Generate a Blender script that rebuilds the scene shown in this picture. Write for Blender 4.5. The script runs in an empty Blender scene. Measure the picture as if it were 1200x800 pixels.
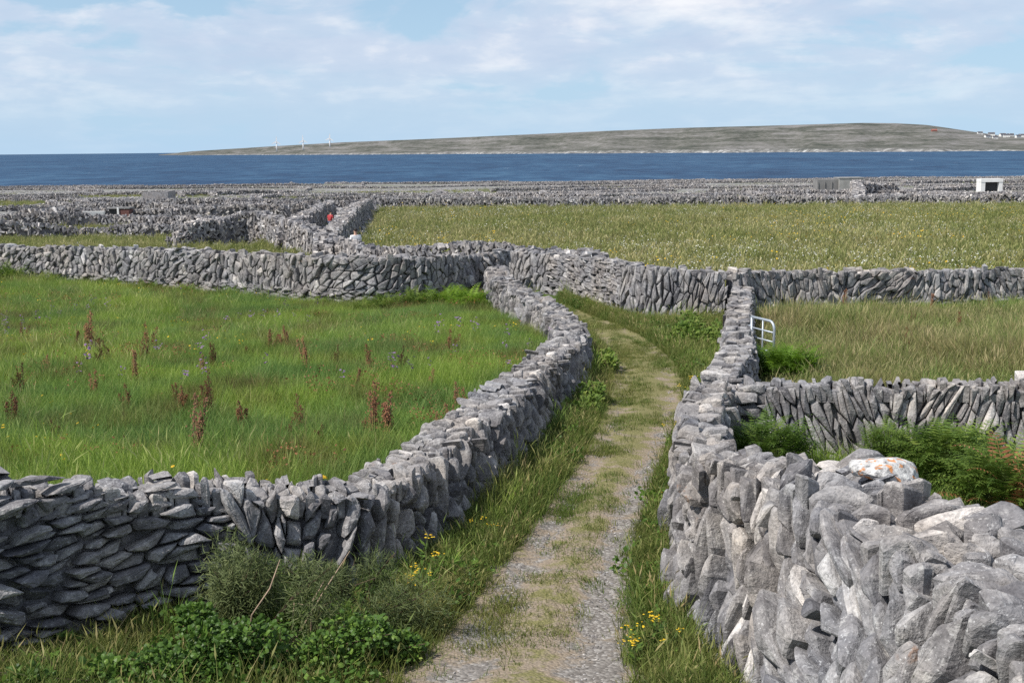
import bpy, math, random
import numpy as np
from mathutils import Vector, Matrix, Euler

SEED = 11
random.seed(SEED)
rng = np.random.default_rng(SEED)
scene = bpy.context.scene
col = scene.collection

# ------------------------------------------------------------------ camera
CZ = 4.0                      # eye height above the lane where it enters the picture
FPX = 1333.0                  # focal length in photo pixels (1200 wide)
PITCH, ROLL = math.radians(9.58), math.radians(0.573)
fw = np.array([0, math.cos(PITCH), -math.sin(PITCH)])
up0 = np.array([0, math.sin(PITCH), math.cos(PITCH)])
rt0 = np.array([1.0, 0, 0])
RT = math.cos(ROLL) * rt0 - math.sin(ROLL) * up0
UP = math.cos(ROLL) * up0 + math.sin(ROLL) * rt0
cam_data = bpy.data.cameras.new('camera')
cam = bpy.data.objects.new('camera', cam_data)
col.objects.link(cam)
cam.matrix_world = Matrix(((RT[0], UP[0], -fw[0], 0), (RT[1], UP[1], -fw[1], 0), (RT[2], UP[2], -fw[2], CZ), (0, 0, 0, 1)))
cam_data.sensor_width = 36.0
cam_data.lens = 36.0 * FPX / 1200.0
cam_data.clip_start = 0.1
cam_data.clip_end = 90000
scene.camera = cam
scene.cycles.use_denoising = False

# ------------------------------------------------------------------ light
SUN_EL, SUN_AZ = math.radians(52), math.radians(27)     # sun to the left, a little behind the viewer
SUND = Vector((-math.cos(SUN_AZ) * math.cos(SUN_EL), -math.sin(SUN_AZ) * math.cos(SUN_EL), math.sin(SUN_EL)))
sl = bpy.data.lights.new('sun', 'SUN')
sl.energy = 5.0
sl.angle = math.radians(0.53)
sl.color = (1.0, 0.955, 0.89)
sun = bpy.data.objects.new('sun', sl)
col.objects.link(sun)
sun.rotation_euler = SUND.to_track_quat('Z', 'Y').to_euler()
scene.view_settings.view_transform = 'Standard'
scene.view_settings.look = 'None'
scene.view_settings.exposure = 0.14
scene.view_settings.gamma = 1.0
scene.view_settings.use_curve_mapping = False

world = bpy.data.worlds.new('World')
scene.world = world
world.use_nodes = True


class NT:
    """tiny node-tree helper"""
    def __init__(self, tree):
        self.t = tree
        tree.nodes.clear()

    def n(self, kind, props=None, **ins):
        nd = self.t.nodes.new(kind)
        for k, v in (props or {}).items():
            setattr(nd, k, v)
        for k, v in ins.items():
            key = int(k[1:]) if k[0] == '_' and k[1:].isdigit() else k.replace('_', ' ')
            self.put(nd.inputs[key], v)
        return nd

    def put(self, sock, v):
        if isinstance(v, bpy.types.NodeSocket):
            self.t.links.new(v, sock)
        elif isinstance(v, bpy.types.Node):
            self.t.links.new(v.outputs[0], sock)
        else:
            sock.default_value = v

    def math(self, op, a, b=0.0, clamp=False):
        m = self.n('ShaderNodeMath', {'operation': op, 'use_clamp': clamp})
        self.put(m.inputs[0], a)
        self.put(m.inputs[1], b)
        return m.outputs[0]

    def mix(self, f, a, b, blend='MIX'):
        m = self.n('ShaderNodeMix', {'data_type': 'RGBA', 'blend_type': blend})
        self.put(m.inputs[0], f)
        self.put(m.inputs[6], a)
        self.put(m.inputs[7], b)
        return m.outputs[2]

    def ramp(self, f, stops, interp='LINEAR'):
        r = self.n('ShaderNodeValToRGB')
        cr = r.color_ramp
        cr.interpolation = interp
        while len(cr.elements) > 1:
            cr.elements.remove(cr.elements[0])
        first = True
        for pos, c in stops:
            if not isinstance(c, (tuple, list)):
                c = (c, c, c)
            e = cr.elements[0] if first else cr.elements.new(pos)
            first = False
            e.position = pos
            e.color = (*c[:3], 1)
        self.put(r.inputs[0], f)
        return r.outputs[0]

    def noise(self, vec, scale, detail=4.0, rough=0.55, dist=0.0):
        return self.n('ShaderNodeTexNoise', None, Vector=vec, Scale=scale, Detail=detail, Roughness=rough, Distortion=dist).outputs[0]

    def mapping(self, vec, scale=(1, 1, 1), loc=(0, 0, 0)):
        return self.n('ShaderNodeMapping', None, Vector=vec, Scale=scale, Location=loc).outputs[0]


# sky: physical sky with a broken sheet of cloud (direction based, goes on all round)
W = NT(world.node_tree)
sky = W.n('ShaderNodeTexSky', {'sky_type': 'NISHITA', 'sun_disc': False, 'sun_elevation': SUN_EL,
                               'sun_rotation': math.atan2(SUND.x, SUND.y), 'altitude': 0, 'air_density': 1.0,
                               'dust_density': 0.35, 'ozone_density': 2.2})
tc = W.n('ShaderNodeTexCoord').outputs['Generated']
sep = W.n('ShaderNodeSeparateXYZ', None, Vector=tc)
zz = W.math('MAXIMUM', sep.outputs[2], 0.0)
den = W.math('ADD', zz, 0.09)
u = W.math('DIVIDE', sep.outputs[0], den)
v = W.math('DIVIDE', sep.outputs[1], den)
uv = W.n('ShaderNodeCombineXYZ', None, X=u, Y=v, Z=0.0).outputs[0]
n1 = W.noise(W.mapping(uv, (0.62, 0.5, 1), (3.1, 1.7, 0)), 1.0, 7.0, 0.56, 0.25)
n2 = W.noise(W.mapping(uv, (1.5, 1.1, 1), (7.3, 4.4, 2)), 1.0, 6.0, 0.6, 0.3)
puffv = W.mapping(tc, (1, 1, 3.2), (0.3, 1.9, 0.4))
n3 = W.noise(puffv, 6.5, 7.0, 0.55, 0.35)
n4 = W.noise(W.mapping(tc, (1, 1, 2.6), (5.3, 0.9, 1.4)), 13.0, 6.0, 0.55, 0.2)
n1 = W.math('ADD', W.math('MULTIPLY', n1, 0.38), W.math('MULTIPLY', n3, 0.62))
n2 = W.math('ADD', W.math('MULTIPLY', n2, 0.35), W.math('MULTIPLY', n4, 0.65))
cover = W.ramp(n1, [(0.41, 0.0), (0.48, 0.75), (0.55, 1.0)], 'EASE')
thick = W.ramp(n2, [(0.40, (5.3, 6.2, 7.75)), (0.50, (6.0, 6.75, 8.1)), (0.57, (7.6, 7.9, 8.7)), (0.65, (9.0, 9.05, 9.4))])
lowfade = W.ramp(zz, [(0.0, 0.10), (0.03, 0.25), (0.075, 0.8), (0.12, 0.92), (0.4, 0.75), (1.0, 0.5)])  # cover also thinned overhead, out of view, to weaken the sky fill in shade
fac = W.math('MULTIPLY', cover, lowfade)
blue = W.mix(W.ramp(zz, [(0.0, 0.9), (0.12, 0.6), (0.35, 0.25), (1.0, 0.1)]), sky.outputs[0], (4.3, 6.35, 8.5, 1))
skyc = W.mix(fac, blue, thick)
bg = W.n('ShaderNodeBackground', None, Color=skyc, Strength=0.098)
wo = W.n('ShaderNodeOutputWorld', None, Surface=bg.outputs[0])

# ------------------------------------------------------------------ helpers


def smoothstep(a, b, x):
    t = np.clip((np.asarray(x, float) - a) / (b - a), 0, 1)
    return t * t * (3 - 2 * t)


_perm = np.random.default_rng(5).random((256, 256))


def vnoise(x, y, f=1.0, octaves=3):
    x = np.asarray(x, float) * f
    y = np.asarray(y, float) * f
    tot, amp, s = 0, 1.0, 0
    for o in range(octaves):
        xi, yi = np.floor(x).astype(int), np.floor(y).astype(int)
        fx, fy = x - xi, y - yi
        fx, fy = fx * fx * (3 - 2 * fx), fy * fy * (3 - 2 * fy)
        g = lambda a, b: _perm[a & 255, b & 255]
        val = (g(xi, yi) * (1 - fx) + g(xi + 1, yi) * fx) * (1 - fy) + (g(xi, yi + 1) * (1 - fx) + g(xi + 1, yi + 1) * fx) * fy
        tot = tot + val * amp
        s += amp
        amp *= 0.5
        x, y = x * 2.03 + 17.3, y * 2.03 + 9.1
    return tot / s


def project(p):
    """world -> photo pixel and depth"""
    q = np.asarray(p, float) - np.array([0, 0, CZ])
    d = q @ fw
    d = np.where(np.abs(d) < 1e-6, 1e-6, d)
    return 600 + FPX * (q @ RT) / d, 400 - FPX * (q @ UP) / d, d


def poly_sd(x, y, pts):
    """signed distance to polyline, positive on its left"""
    x, y = np.asarray(x, float), np.asarray(y, float)
    best = np.full(x.shape, 1e9)
    sg = np.ones(x.shape)
    for (ax, ay), (bx, by) in zip(pts[:-1], pts[1:]):
        dx, dy = bx - ax, by - ay
        L2 = dx * dx + dy * dy
        t = np.clip(((x - ax) * dx + (y - ay) * dy) / L2, 0, 1)
        ex, ey = x - (ax + t * dx), y - (ay + t * dy)
        d = np.hypot(ex, ey)
        cr = dx * (y - ay) - dy * (x - ax)
        m = d < best - 1e-9
        best = np.where(m, d, best)
        sg = np.where(m, np.where(cr >= 0, 1.0, -1.0), sg)
    return best * sg


def catmull(P, step):
    P = np.asarray(P, float)
    Q = np.vstack([2 * P[0] - P[1], P, 2 * P[-1] - P[-2]])
    out = []
    for i in range(1, len(Q) - 2):
        n = max(2, int(np.linalg.norm(Q[i + 1][:2] - Q[i][:2]) / step))
        for k in range(n):
            t = k / n
            a, b, c, d = Q[i - 1], Q[i], Q[i + 1], Q[i + 2]
            out.append(0.5 * ((2 * b) + (c - a) * t + (2 * a - 5 * b + 4 * c - d) * t * t + (3 * b - a - 3 * c + d) * t ** 3))
    out.append(P[-1])
    return np.array(out)


def mesh_np(name, V, Fc, mat=None, smooth=False, attrs=None):
    """V (n,3), Fc (m,k) or list of faces"""
    me = bpy.data.meshes.new(name)
    V = np.asarray(V, np.float32)
    if isinstance(Fc, np.ndarray):
        m, k = Fc.shape
        me.vertices.add(len(V))
        me.vertices.foreach_set('co', V.ravel())
        me.loops.add(m * k)
        me.loops.foreach_set('vertex_index', Fc.astype(np.int32).ravel())
        me.polygons.add(m)
        me.polygons.foreach_set('loop_start', np.arange(0, m * k, k, dtype=np.int32))
        me.update(calc_edges=True)
    else:
        me.from_pydata([tuple(map(float, p)) for p in V], [], [tuple(map(int, f)) for f in Fc])
    for an, av in (attrs or {}).items():
        a = me.attributes.new(an, 'FLOAT', 'POINT')
        a.data.foreach_set('value', np.asarray(av, np.float32))
    me.polygons.foreach_set('use_smooth', [bool(smooth)] * len(me.polygons))
    if mat:
        me.materials.append(mat)
    return me


def link(name, me, parent=None, loc=(0, 0, 0), **props):
    o = bpy.data.objects.new(name, me)
    col.objects.link(o)
    o.location = loc
    if parent is not None:
        o.parent = parent
    for k, v in props.items():
        o[k] = v
    return o


def thing(name, label, cat, loc=(0, 0, 0), rz=0.0, group=None):
    o = bpy.data.objects.new(name, None)
    col.objects.link(o)
    o.empty_display_size = 0.2
    o.location = loc
    o.rotation_euler = (0, 0, rz)
    o['label'] = label
    o['category'] = cat
    if group:
        o['group'] = group
    return o


class MB:
    """mesh collector"""
    def __init__(self):
        self.V, self.F, self.A = [], [], []

    def add(self, V, Fc, a=0.5):
        b = len(self.V)
        self.V.extend([tuple(map(float, p)) for p in V])
        self.F.extend([tuple(int(i) + b for i in f) for f in Fc])
        self.A.extend([a] * len(V))
        return self

    def box(self, lo, hi, a=0.5):
        x0, y0, z0 = lo
        x1, y1, z1 = hi
        return self.add([(x0, y0, z0), (x1, y0, z0), (x1, y1, z0), (x0, y1, z0), (x0, y0, z1), (x1, y0, z1), (x1, y1, z1), (x0, y1, z1)],
                        [(3, 2, 1, 0), (4, 5, 6, 7), (0, 1, 5, 4), (1, 2, 6, 5), (2, 3, 7, 6), (3, 0, 4, 7)], a)

    def tube(self, pts, r, seg=8, a=0.5, cap=True):
        pts = [Vector(p) for p in pts]
        rr = r if isinstance(r, (list, tuple)) else [r] * len(pts)
        V, Fc = [], []
        ref = Vector((0.13, 0.27, 0.95))
        for i, p in enumerate(pts):
            d = (pts[min(i + 1, len(pts) - 1)] - pts[max(i - 1, 0)]).normalized()
            s = d.cross(ref)
            if s.length < 1e-3:
                s = d.cross(Vector((1, 0, 0)))
            s.normalize()
            t = s.cross(d)
            for k in range(seg):
                an = 2 * math.pi * k / seg
                V.append(p + (s * math.cos(an) + t * math.sin(an)) * rr[i])
        for i in range(len(pts) - 1):
            for k in range(seg):
                k2 = (k + 1) % seg
                Fc.append((i * seg + k, i * seg + k2, (i + 1) * seg + k2, (i + 1) * seg + k))
        if cap:
            Fc.append(tuple(range(seg - 1, -1, -1)))
            Fc.append(tuple(range((len(pts) - 1) * seg, len(pts) * seg)))
        return self.add(V, Fc, a)

    def build(self, name, mat, parent=None, loc=(0, 0, 0), smooth=False, **props):
        return link(name, mesh_np(name, self.V, self.F, mat, smooth, {'tone': self.A}), parent, loc, **props)


# ------------------------------------------------------------------ materials
MATS = {}


def material(name):
    m = bpy.data.materials.new(name)
    m.use_nodes = True
    MATS[name] = m
    return m, NT(m.node_tree)


def principled(t, color, rough=0.9, bump=None, strength=0.5, dist=0.02, spec=0.25, metal=0.0):
    p = t.n('ShaderNodeBsdfPrincipled', None, Base_Color=color, Roughness=rough, Metallic=metal)
    p.inputs['Specular IOR Level'].default_value = spec
    if bump is not None:
        b = t.n('ShaderNodeBump', None, Height=bump, Strength=strength, Distance=dist)
        t.put(p.inputs['Normal'], b.outputs[0])
    t.n('ShaderNodeOutputMaterial', None, Surface=p.outputs[0])
    return p


def stone_mat(name, base=0.25, lichen=1.0, far=False, orange=0.5):
    m, t = material(name)
    pos = t.n('ShaderNodeNewGeometry').outputs['Position']
    tone = t.n('ShaderNodeAttribute', {'attribute_name': 'tone'}).outputs['Fac']
    big = t.noise(pos, 0.9, 3.0)
    mid = t.noise(pos, 6.0, 5.0, 0.62, 0.3)
    fine = t.noise(pos, 38.0, 5.0, 0.65)
    grey = t.ramp(mid, [(0.25, (base * .52, base * .51, base * .52)), (0.5, (base * .97, base * .95, base * .94)), (0.75, (base * 1.45, base * 1.42, base * 1.38))])
    tonec = t.ramp(tone, [(0.0, (0.52, 0.52, 0.55)), (0.35, (0.85, 0.84, 0.85)), (0.7, (1.08, 1.06, 1.04)), (0.93, (1.3, 1.27, 1.22)), (1.0, (1.95, 1.9, 1.82))])
    c = t.mix(1.0, grey, tonec, 'MULTIPLY')
    c = t.mix(t.math('MULTIPLY', t.ramp(fine, [(0.35, 1.0), (0.55, 0.0)]), 0.5), c, (base * .3, base * .3, base * .31, 1))
    if not far:
        # pale crusts and specks of lichen
        crust = t.ramp(t.noise(pos, 11.0, 6.0, 0.7), [(0.56, 0.0), (0.63, 1.0)])
        speck = t.ramp(t.noise(pos, 48.0, 2.0, 0.5), [(0.62, 0.0), (0.69, 1.0)])
        where = t.ramp(t.noise(pos, 1.7, 3.0), [(0.36, 0.08), (0.56, 1.0)])
        c = t.mix(t.math('MULTIPLY', t.math('MULTIPLY', crust, where), 0.75 * lichen), c, (0.47, 0.46, 0.44, 1))
        c = t.mix(t.math('MULTIPLY', t.math('MULTIPLY', speck, where), 0.55 * lichen), c, (0.66, 0.66, 0.64, 1))
        org = t.math('MULTIPLY', t.ramp(t.noise(pos, 1.1, 2.0), [(0.68, 0.0), (0.74, 1.0)]), t.ramp(t.noise(pos, 9.0, 4.0), [(0.55, 0.0), (0.62, 1.0)]))
        c = t.mix(t.math('MULTIPLY', org, orange), c, (0.34, 0.15, 0.05, 1))
    stain = t.ramp(t.noise(pos, 2.3, 5.0, 0.65, 0.6), [(0.36, (0.58, 0.57, 0.58)), (0.50, (1.0, 1.0, 1.0)), (0.66, (1.12, 1.09, 1.05))])
    c = t.mix(0.9, c, stain, 'MULTIPLY')
    warm = t.ramp(big, [(0.35, (0.96, 0.98, 1.03)), (0.65, (1.05, 1.0, 0.96))])
    c = t.mix(1.0, c, warm, 'MULTIPLY')
    pit = t.n('ShaderNodeTexVoronoi', {'feature': 'DISTANCE_TO_EDGE'}, Vector=pos, Scale=5.5).outputs['Distance']
    crack = t.ramp(pit, [(0.0, 0.0), (0.035, 1.0)])
    bed = t.noise(t.mapping(pos, (1.2, 1.2, 9.0)), 4.0, 3.0, 0.6)
    h = t.math('ADD', t.math('MULTIPLY', mid, 0.9), t.math('MULTIPLY', fine, 0.35))
    h = t.math('ADD', h, t.math('ADD', t.math('MULTIPLY', crack, 0.04), t.math('MULTIPLY', bed, 0.16)))
    principled(t, c, 0.93, h, 0.9 if not far else 0.5, 0.035, 0.2)
    return m


STONE = stone_mat('limestone', 0.285)
STONE_FAR = stone_mat('limestone_far', 0.33, far=True)


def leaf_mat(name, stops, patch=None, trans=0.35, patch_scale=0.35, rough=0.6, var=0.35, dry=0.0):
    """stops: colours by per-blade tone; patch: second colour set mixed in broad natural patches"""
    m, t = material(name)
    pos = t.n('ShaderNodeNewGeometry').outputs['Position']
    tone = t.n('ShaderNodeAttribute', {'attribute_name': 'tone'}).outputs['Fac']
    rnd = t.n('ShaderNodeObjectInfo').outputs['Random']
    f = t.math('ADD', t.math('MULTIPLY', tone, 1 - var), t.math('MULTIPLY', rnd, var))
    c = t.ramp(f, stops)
    if patch:
        c2 = t.ramp(f, patch)
        pf = t.ramp(t.noise(pos, patch_scale, 4.0, 0.6, 0.4), [(0.40, 0.0), (0.60, 1.0)])
        c = t.mix(pf, c, c2)
    if dry:
        pd = t.ramp(t.noise(t.mapping(pos, (1, 1, .3), (31, 7, 0)), 0.55, 5.0, 0.65, 0.5), [(0.50, 0.0), (0.66, 1.0)])
        c = t.mix(t.math('MULTIPLY', pd, dry), c, t.ramp(f, [(0.0, (0.05, 0.035, 0.014)), (0.5, (0.16, 0.105, 0.045)), (1.0, (0.33, 0.24, 0.12))]))
    d = t.n('ShaderNodeBsdfPrincipled', None, Base_Color=c, Roughness=rough)
    d.inputs['Specular IOR Level'].default_value = 0.25
    tr = t.n('ShaderNodeBsdfTranslucent', None, Color=c)
    mx = t.n('ShaderNodeMixShader', None, Fac=trans)
    t.put(mx.inputs[1], d.outputs[0])
    t.put(mx.inputs[2], tr.outputs[0])
    t.n('ShaderNodeOutputMaterial', None, Surface=mx.outputs[0])
    return m


def plain_mat(name, color, rough=0.7, metal=0.0, var=0.15, scale=8.0, spec=0.3):
    m, t = material(name)
    pos = t.n('ShaderNodeNewGeometry').outputs['Position']
    n = t.noise(pos, scale, 4.0)
    lo = tuple(c * (1 - var) for c in color)
    hi = tuple(min(1, c * (1 + var)) for c in color)
    principled(t, t.ramp(n, [(0.3, lo), (0.7, hi)]), rough, None, spec=spec, metal=metal)
    return m


GRASS_LUSH = leaf_mat('grass_lush', [(0.0, (0.095, 0.15, 0.026)), (0.4, (0.215, 0.33, 0.048)), (0.7, (0.35, 0.45, 0.085)), (1.0, (0.56, 0.55, 0.24))],
                      [(0.0, (0.06, 0.115, 0.026)), (0.4, (0.135, 0.25, 0.06)), (0.75, (0.23, 0.33, 0.09)), (1.0, (0.44, 0.40, 0.19))], var=.5, dry=.75, patch_scale=.42, trans=.42)
GRASS_HAY = leaf_mat('grass_hay', [(0.0, (0.065, 0.12, 0.026)), (0.4, (0.17, 0.225, 0.06)), (0.7, (0.29, 0.275, 0.115)), (1.0, (0.52, 0.43, 0.24))],
                     [(0.0, (0.06, 0.12, 0.026)), (0.5, (0.15, 0.235, 0.055)), (0.8, (0.27, 0.31, 0.10)), (1.0, (0.48, 0.40, 0.21))], var=.5, patch_scale=.4, dry=.35)
GRASS_MEADOW = leaf_mat('grass_meadow', [(0.0, (0.10, 0.135, 0.036)), (0.4, (0.225, 0.25, 0.08)), (0.7, (0.345, 0.34, 0.135)), (1.0, (0.55, 0.47, 0.25))],
                        [(0.0, (0.08, 0.12, 0.03)), (0.5, (0.175, 0.22, 0.06)), (0.8, (0.30, 0.31, 0.10)), (1.0, (0.45, 0.41, 0.19))], patch_scale=0.09, var=.5, dry=.3)
GRASS_LANE = leaf_mat('grass_lane', [(0.0, (0.065, 0.10, 0.022)), (0.45, (0.16, 0.19, 0.045)), (0.75, (0.27, 0.26, 0.09)), (1.0, (0.42, 0.33, 0.17))],
                      [(0.0, (0.05, 0.09, 0.018)), (0.5, (0.12, 0.185, 0.036)), (0.85, (0.22, 0.24, 0.07)), (1.0, (0.36, 0.26, 0.13))], patch_scale=0.6, var=.5)
BRACKEN = leaf_mat('bracken_green', [(0.0, (0.035, 0.075, 0.014)), (0.4, (0.10, 0.17, 0.026)), (0.75, (0.20, 0.27, 0.05)), (1.0, (0.36, 0.37, 0.12))])
BRACKEN_BRIGHT = leaf_mat('bracken_bright', [(0.0, (0.05, 0.10, 0.01)), (0.45, (0.13, 0.24, 0.018)), (0.8, (0.22, 0.34, 0.03)), (1.0, (0.34, 0.42, 0.06))])
BRAMBLE = leaf_mat('bramble_leaf', [(0.0, (0.03, 0.065, 0.012)), (0.45, (0.08, 0.155, 0.026)), (0.8, (0.19, 0.29, 0.05)), (0.95, (0.28, 0.30, 0.08)), (1.0, (0.30, 0.15, 0.07))], trans=0.3, rough=0.45)
OLIVE = leaf_mat('olive_scrub', [(0.0, (0.04, 0.06, 0.02)), (0.5, (0.115, 0.145, 0.05)), (0.85, (0.21, 0.225, 0.09)), (1.0, (0.32, 0.28, 0.15))], trans=0.2)
RUST = leaf_mat('rust_leaf', [(0.0, (0.09, 0.04, 0.018)), (0.5, (0.24, 0.10, 0.045)), (1.0, (0.42, 0.20, 0.10))], trans=0.2)
DOCKRED = leaf_mat('dock_seed', [(0.0, (0.08, 0.036, 0.018)), (0.5, (0.20, 0.085, 0.042)), (1.0, (0.36, 0.18, 0.09))], trans=0.15)
YELLOW = leaf_mat('yellow_petal', [(0.0, (0.55, 0.33, 0.02)), (1.0, (0.82, 0.58, 0.03))], trans=0.2)
WHITEF = leaf_mat('white_petal', [(0.0, (0.62, 0.62, 0.55)), (1.0, (0.82, 0.82, 0.76))], trans=0.2)
PURPLE = leaf_mat('purple_petal', [(0.0, (0.16, 0.10, 0.22)), (1.0, (0.33, 0.2, 0.36))], trans=0.2)
TWIG = plain_mat('dry_twig', (0.33, 0.24, 0.17), 0.85, var=0.3)
STEM = plain_mat('green_stem', (0.08, 0.11, 0.035), 0.7, var=0.3)
WOODY = plain_mat('woody_stem', (0.10, 0.07, 0.045), 0.9, var=0.3)
GALV = plain_mat('galvanised_steel', (0.42, 0.46, 0.50), 0.5, 0.45, 0.12, 14.0)
WHITEWASH = plain_mat('whitewash', (0.74, 0.73, 0.70), 0.9, var=0.08, scale=1.2)
CONCRETE = plain_mat('concrete', (0.30, 0.295, 0.28), 0.95, var=0.2, scale=0.8)
CONCRETE_D = plain_mat('weathered_concrete', (0.20, 0.195, 0.19), 0.95, var=0.2, scale=0.8)
SLATE = plain_mat('slate_roof', (0.09, 0.09, 0.10), 0.7)
SHADEINT = plain_mat('painted_interior_shade', (0.05, 0.05, 0.05), 0.95)  # near-black colour standing in for the shade inside openings
REDDOOR = plain_mat('red_brown_boards', (0.15, 0.07, 0.06), 0.8, var=0.25)
REDROOF = plain_mat('orange_red_sheeting', (0.27, 0.11, 0.085), 0.7)
SKIN = plain_mat('skin', (0.50, 0.30, 0.22), 0.6, var=0.05)
HAIR = plain_mat('dark_hair', (0.02, 0.014, 0.01), 0.6)
SHIRTW = plain_mat('white_cotton', (0.78, 0.77, 0.76), 0.85, var=0.05)
SHIRTR = plain_mat('red_cotton', (0.40, 0.05, 0.055), 0.85, var=0.08)
DENIM = plain_mat('denim', (0.05, 0.07, 0.13), 0.9, var=0.2)
TURB = plain_mat('turbine_white', (0.80, 0.80, 0.80), 0.45, var=0.02)


def ground_mat():
    m, t = material('field_ground')
    pos = t.n('ShaderNodeNewGeometry').outputs['Position']
    rock = t.n('ShaderNodeAttribute', {'attribute_name': 'rock'}).outputs['Fac']
    mead = t.n('ShaderNodeAttribute', {'attribute_name': 'meadow'}).outputs['Fac']
    n = t.noise(pos, 1.3, 6.0, 0.65)
    n2 = t.noise(pos, 0.06, 5.0, 0.6, 0.5)
    n3 = t.noise(pos, 9.0, 4.0, 0.6)
    green = t.ramp(n, [(0.3, (0.04, 0.065, 0.016)), (0.55, (0.075, 0.115, 0.026)), (0.75, (0.13, 0.135, 0.045))])
    hay = t.ramp(n, [(0.3, (0.06, 0.075, 0.022)), (0.55, (0.115, 0.125, 0.038)), (0.75, (0.19, 0.17, 0.07))])
    lime = t.ramp(n3, [(0.3, (0.14, 0.137, 0.132)), (0.55, (0.25, 0.245, 0.235)), (0.75, (0.42, 0.41, 0.39))])
    turf = t.ramp(n3, [(0.3, (0.06, 0.08, 0.022)), (0.7, (0.15, 0.155, 0.055))])
    karst = t.mix(t.ramp(n2, [(0.47, 0.0), (0.60, 0.75)]), lime, turf)
    c = t.mix(mead, green, hay)
    c = t.mix(rock, c, karst)
    principled(t, c, 0.95, n3, 0.6, 0.06, 0.15)
    return m


def lane_mat():
    m, t = material('lane_gravel')
    pos = t.n('ShaderNodeNewGeometry').outputs['Position']
    soil = t.n('ShaderNodeAttribute', {'attribute_name': 'soil'}).outputs['Fac']
    n = t.noise(pos, 2.2, 6.0, 0.7, 0.3)
    f = t.noise(pos, 45.0, 3.0, 0.6)
    vo = t.n('ShaderNodeTexVoronoi', None, Vector=pos, Scale=34.0)
    cell = t.ramp(vo.outputs['Color'], [(0.2, (0.145, 0.130, 0.116)), (0.6, (0.22, 0.200, 0.180)), (0.9, (0.34, 0.318, 0.292))])
    dirt = t.ramp(f, [(0.3, (0.18, 0.138, 0.095)), (0.7, (0.35, 0.28, 0.205))])
    moss = t.ramp(f, [(0.3, (0.12, 0.115, 0.045)), (0.7, (0.25, 0.225, 0.105))])
    k = t.math('ADD', t.math('MULTIPLY', t.math('SUBTRACT', n, 0.5), 3.2), soil)
    c = t.mix(t.ramp(k, [(0.25, 0.0), (0.55, 0.85)]), cell, dirt)
    c = t.mix(t.ramp(k, [(0.70, 0.0), (1.05, 1.0)]), c, moss)
    h = t.math('ADD', t.math('MULTIPLY', vo.outputs['Distance'], -0.8), t.math('MULTIPLY', f, 0.5))
    principled(t, c, 0.95, h, 0.7, 0.02, 0.15)
    return m


def sea_mat():
    m, t = material('sea_water')
    pos = t.n('ShaderNodeNewGeometry').outputs['Position']
    a = t.noise(t.mapping(pos, (1, 0.45, 1)), 0.045, 6.0, 0.68, 0.3)
    b = t.noise(t.mapping(pos, (1, 0.35, 1)), 0.006, 4.0, 0.6)
    c = t.ramp(t.math('ADD', t.math('MULTIPLY', a, 0.65), t.math('MULTIPLY', b, 0.35)),
               [(0.38, (0.006, 0.028, 0.072)), (0.5, (0.015, 0.055, 0.118)), (0.62, (0.038, 0.098, 0.17))])
    foam = t.ramp(t.noise(t.mapping(pos, (0.5, 0.3, 1)), 0.055, 5.0, 0.75), [(0.70, 0.0), (0.73, 1.0)])
    c = t.mix(foam, c, (0.7, 0.74, 0.78, 1))
    principled(t, c, 0.55, a, 1.0, 3.0, 0.12)
    return m


def island_mat():
    m, t = material('island_turf_and_rock')
    pos = t.n('ShaderNodeNewGeometry').outputs['Position']
    hgt = t.n('ShaderNodeAttribute', {'attribute_name': 'shore'}).outputs['Fac']
    n = t.noise(t.mapping(pos, (0.5, 0.4, 9.0)), 0.008, 7.0, 0.68, 0.5)
    n2 = t.noise(pos, 0.05, 5.0, 0.7)
    nn = t.math('ADD', t.math('MULTIPLY', n, 0.6), t.math('MULTIPLY', n2, 0.4))
    c = t.ramp(nn, [(0.40, (0.052, 0.058, 0.047)), (0.47, (0.098, 0.099, 0.083)), (0.53, (0.145, 0.140, 0.127)), (0.60, (0.21, 0.20, 0.192))])
    sh = t.ramp(n2, [(0.4, (0.10, 0.10, 0.10)), (0.55, (0.28, 0.275, 0.265)), (0.65, (0.6, 0.6, 0.58))])
    c = t.mix(hgt, c, sh)
    principled(t, c, 0.95, n2, 0.6, 4.0, 0.1)
    return m


GROUND = ground_mat()
LANE = lane_mat()
SEA = sea_mat()
ISLAND = island_mat()

# ------------------------------------------------------------------ terrain shape
_ky = np.array([-12, 0, 5, 8, 12, 20, 35, 60, 125, 250, 450, 640, 700, 950.])
_kd = np.array([1.7, 1.75, 3.2, 3.95, 4.15, 4.5, 4.85, 5.15, 6.2, 9.5, 13.5, 18.0, 19.5, 26])
_ty = np.concatenate([np.linspace(-12, 60, 721), np.linspace(60.5, 950, 1780)])


def _drop(y):
    y = np.asarray(y, float)
    return sum(np.interp(y + o * (0.8 + 0.02 * np.abs(y)), _ky, _kd) for o in (-1, -.5, 0, .5, 1)) / 5


LEFT_BASE = [(-7.2, 5.4), (-5.4, 6.9), (-3.95, 8.18), (-3.26, 9.04), (-2.36, 9.75), (-1.59, 10.05), (-1.25, 10.35), (-0.74, 11.49), (-0.28, 13.38), (0.62, 17.48), (1.50, 22.28), (1.62, 24.8), (1.28, 27.6), (0.55, 31.2), (0.05, 34.6), (-0.1, 37.6)]
RIGHT_BASE = [(1.40, 5.2), (1.42, 7.9), (1.46, 9.2), (1.68, 11.4), (2.18, 14.36), (2.66, 16.4)]


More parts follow.
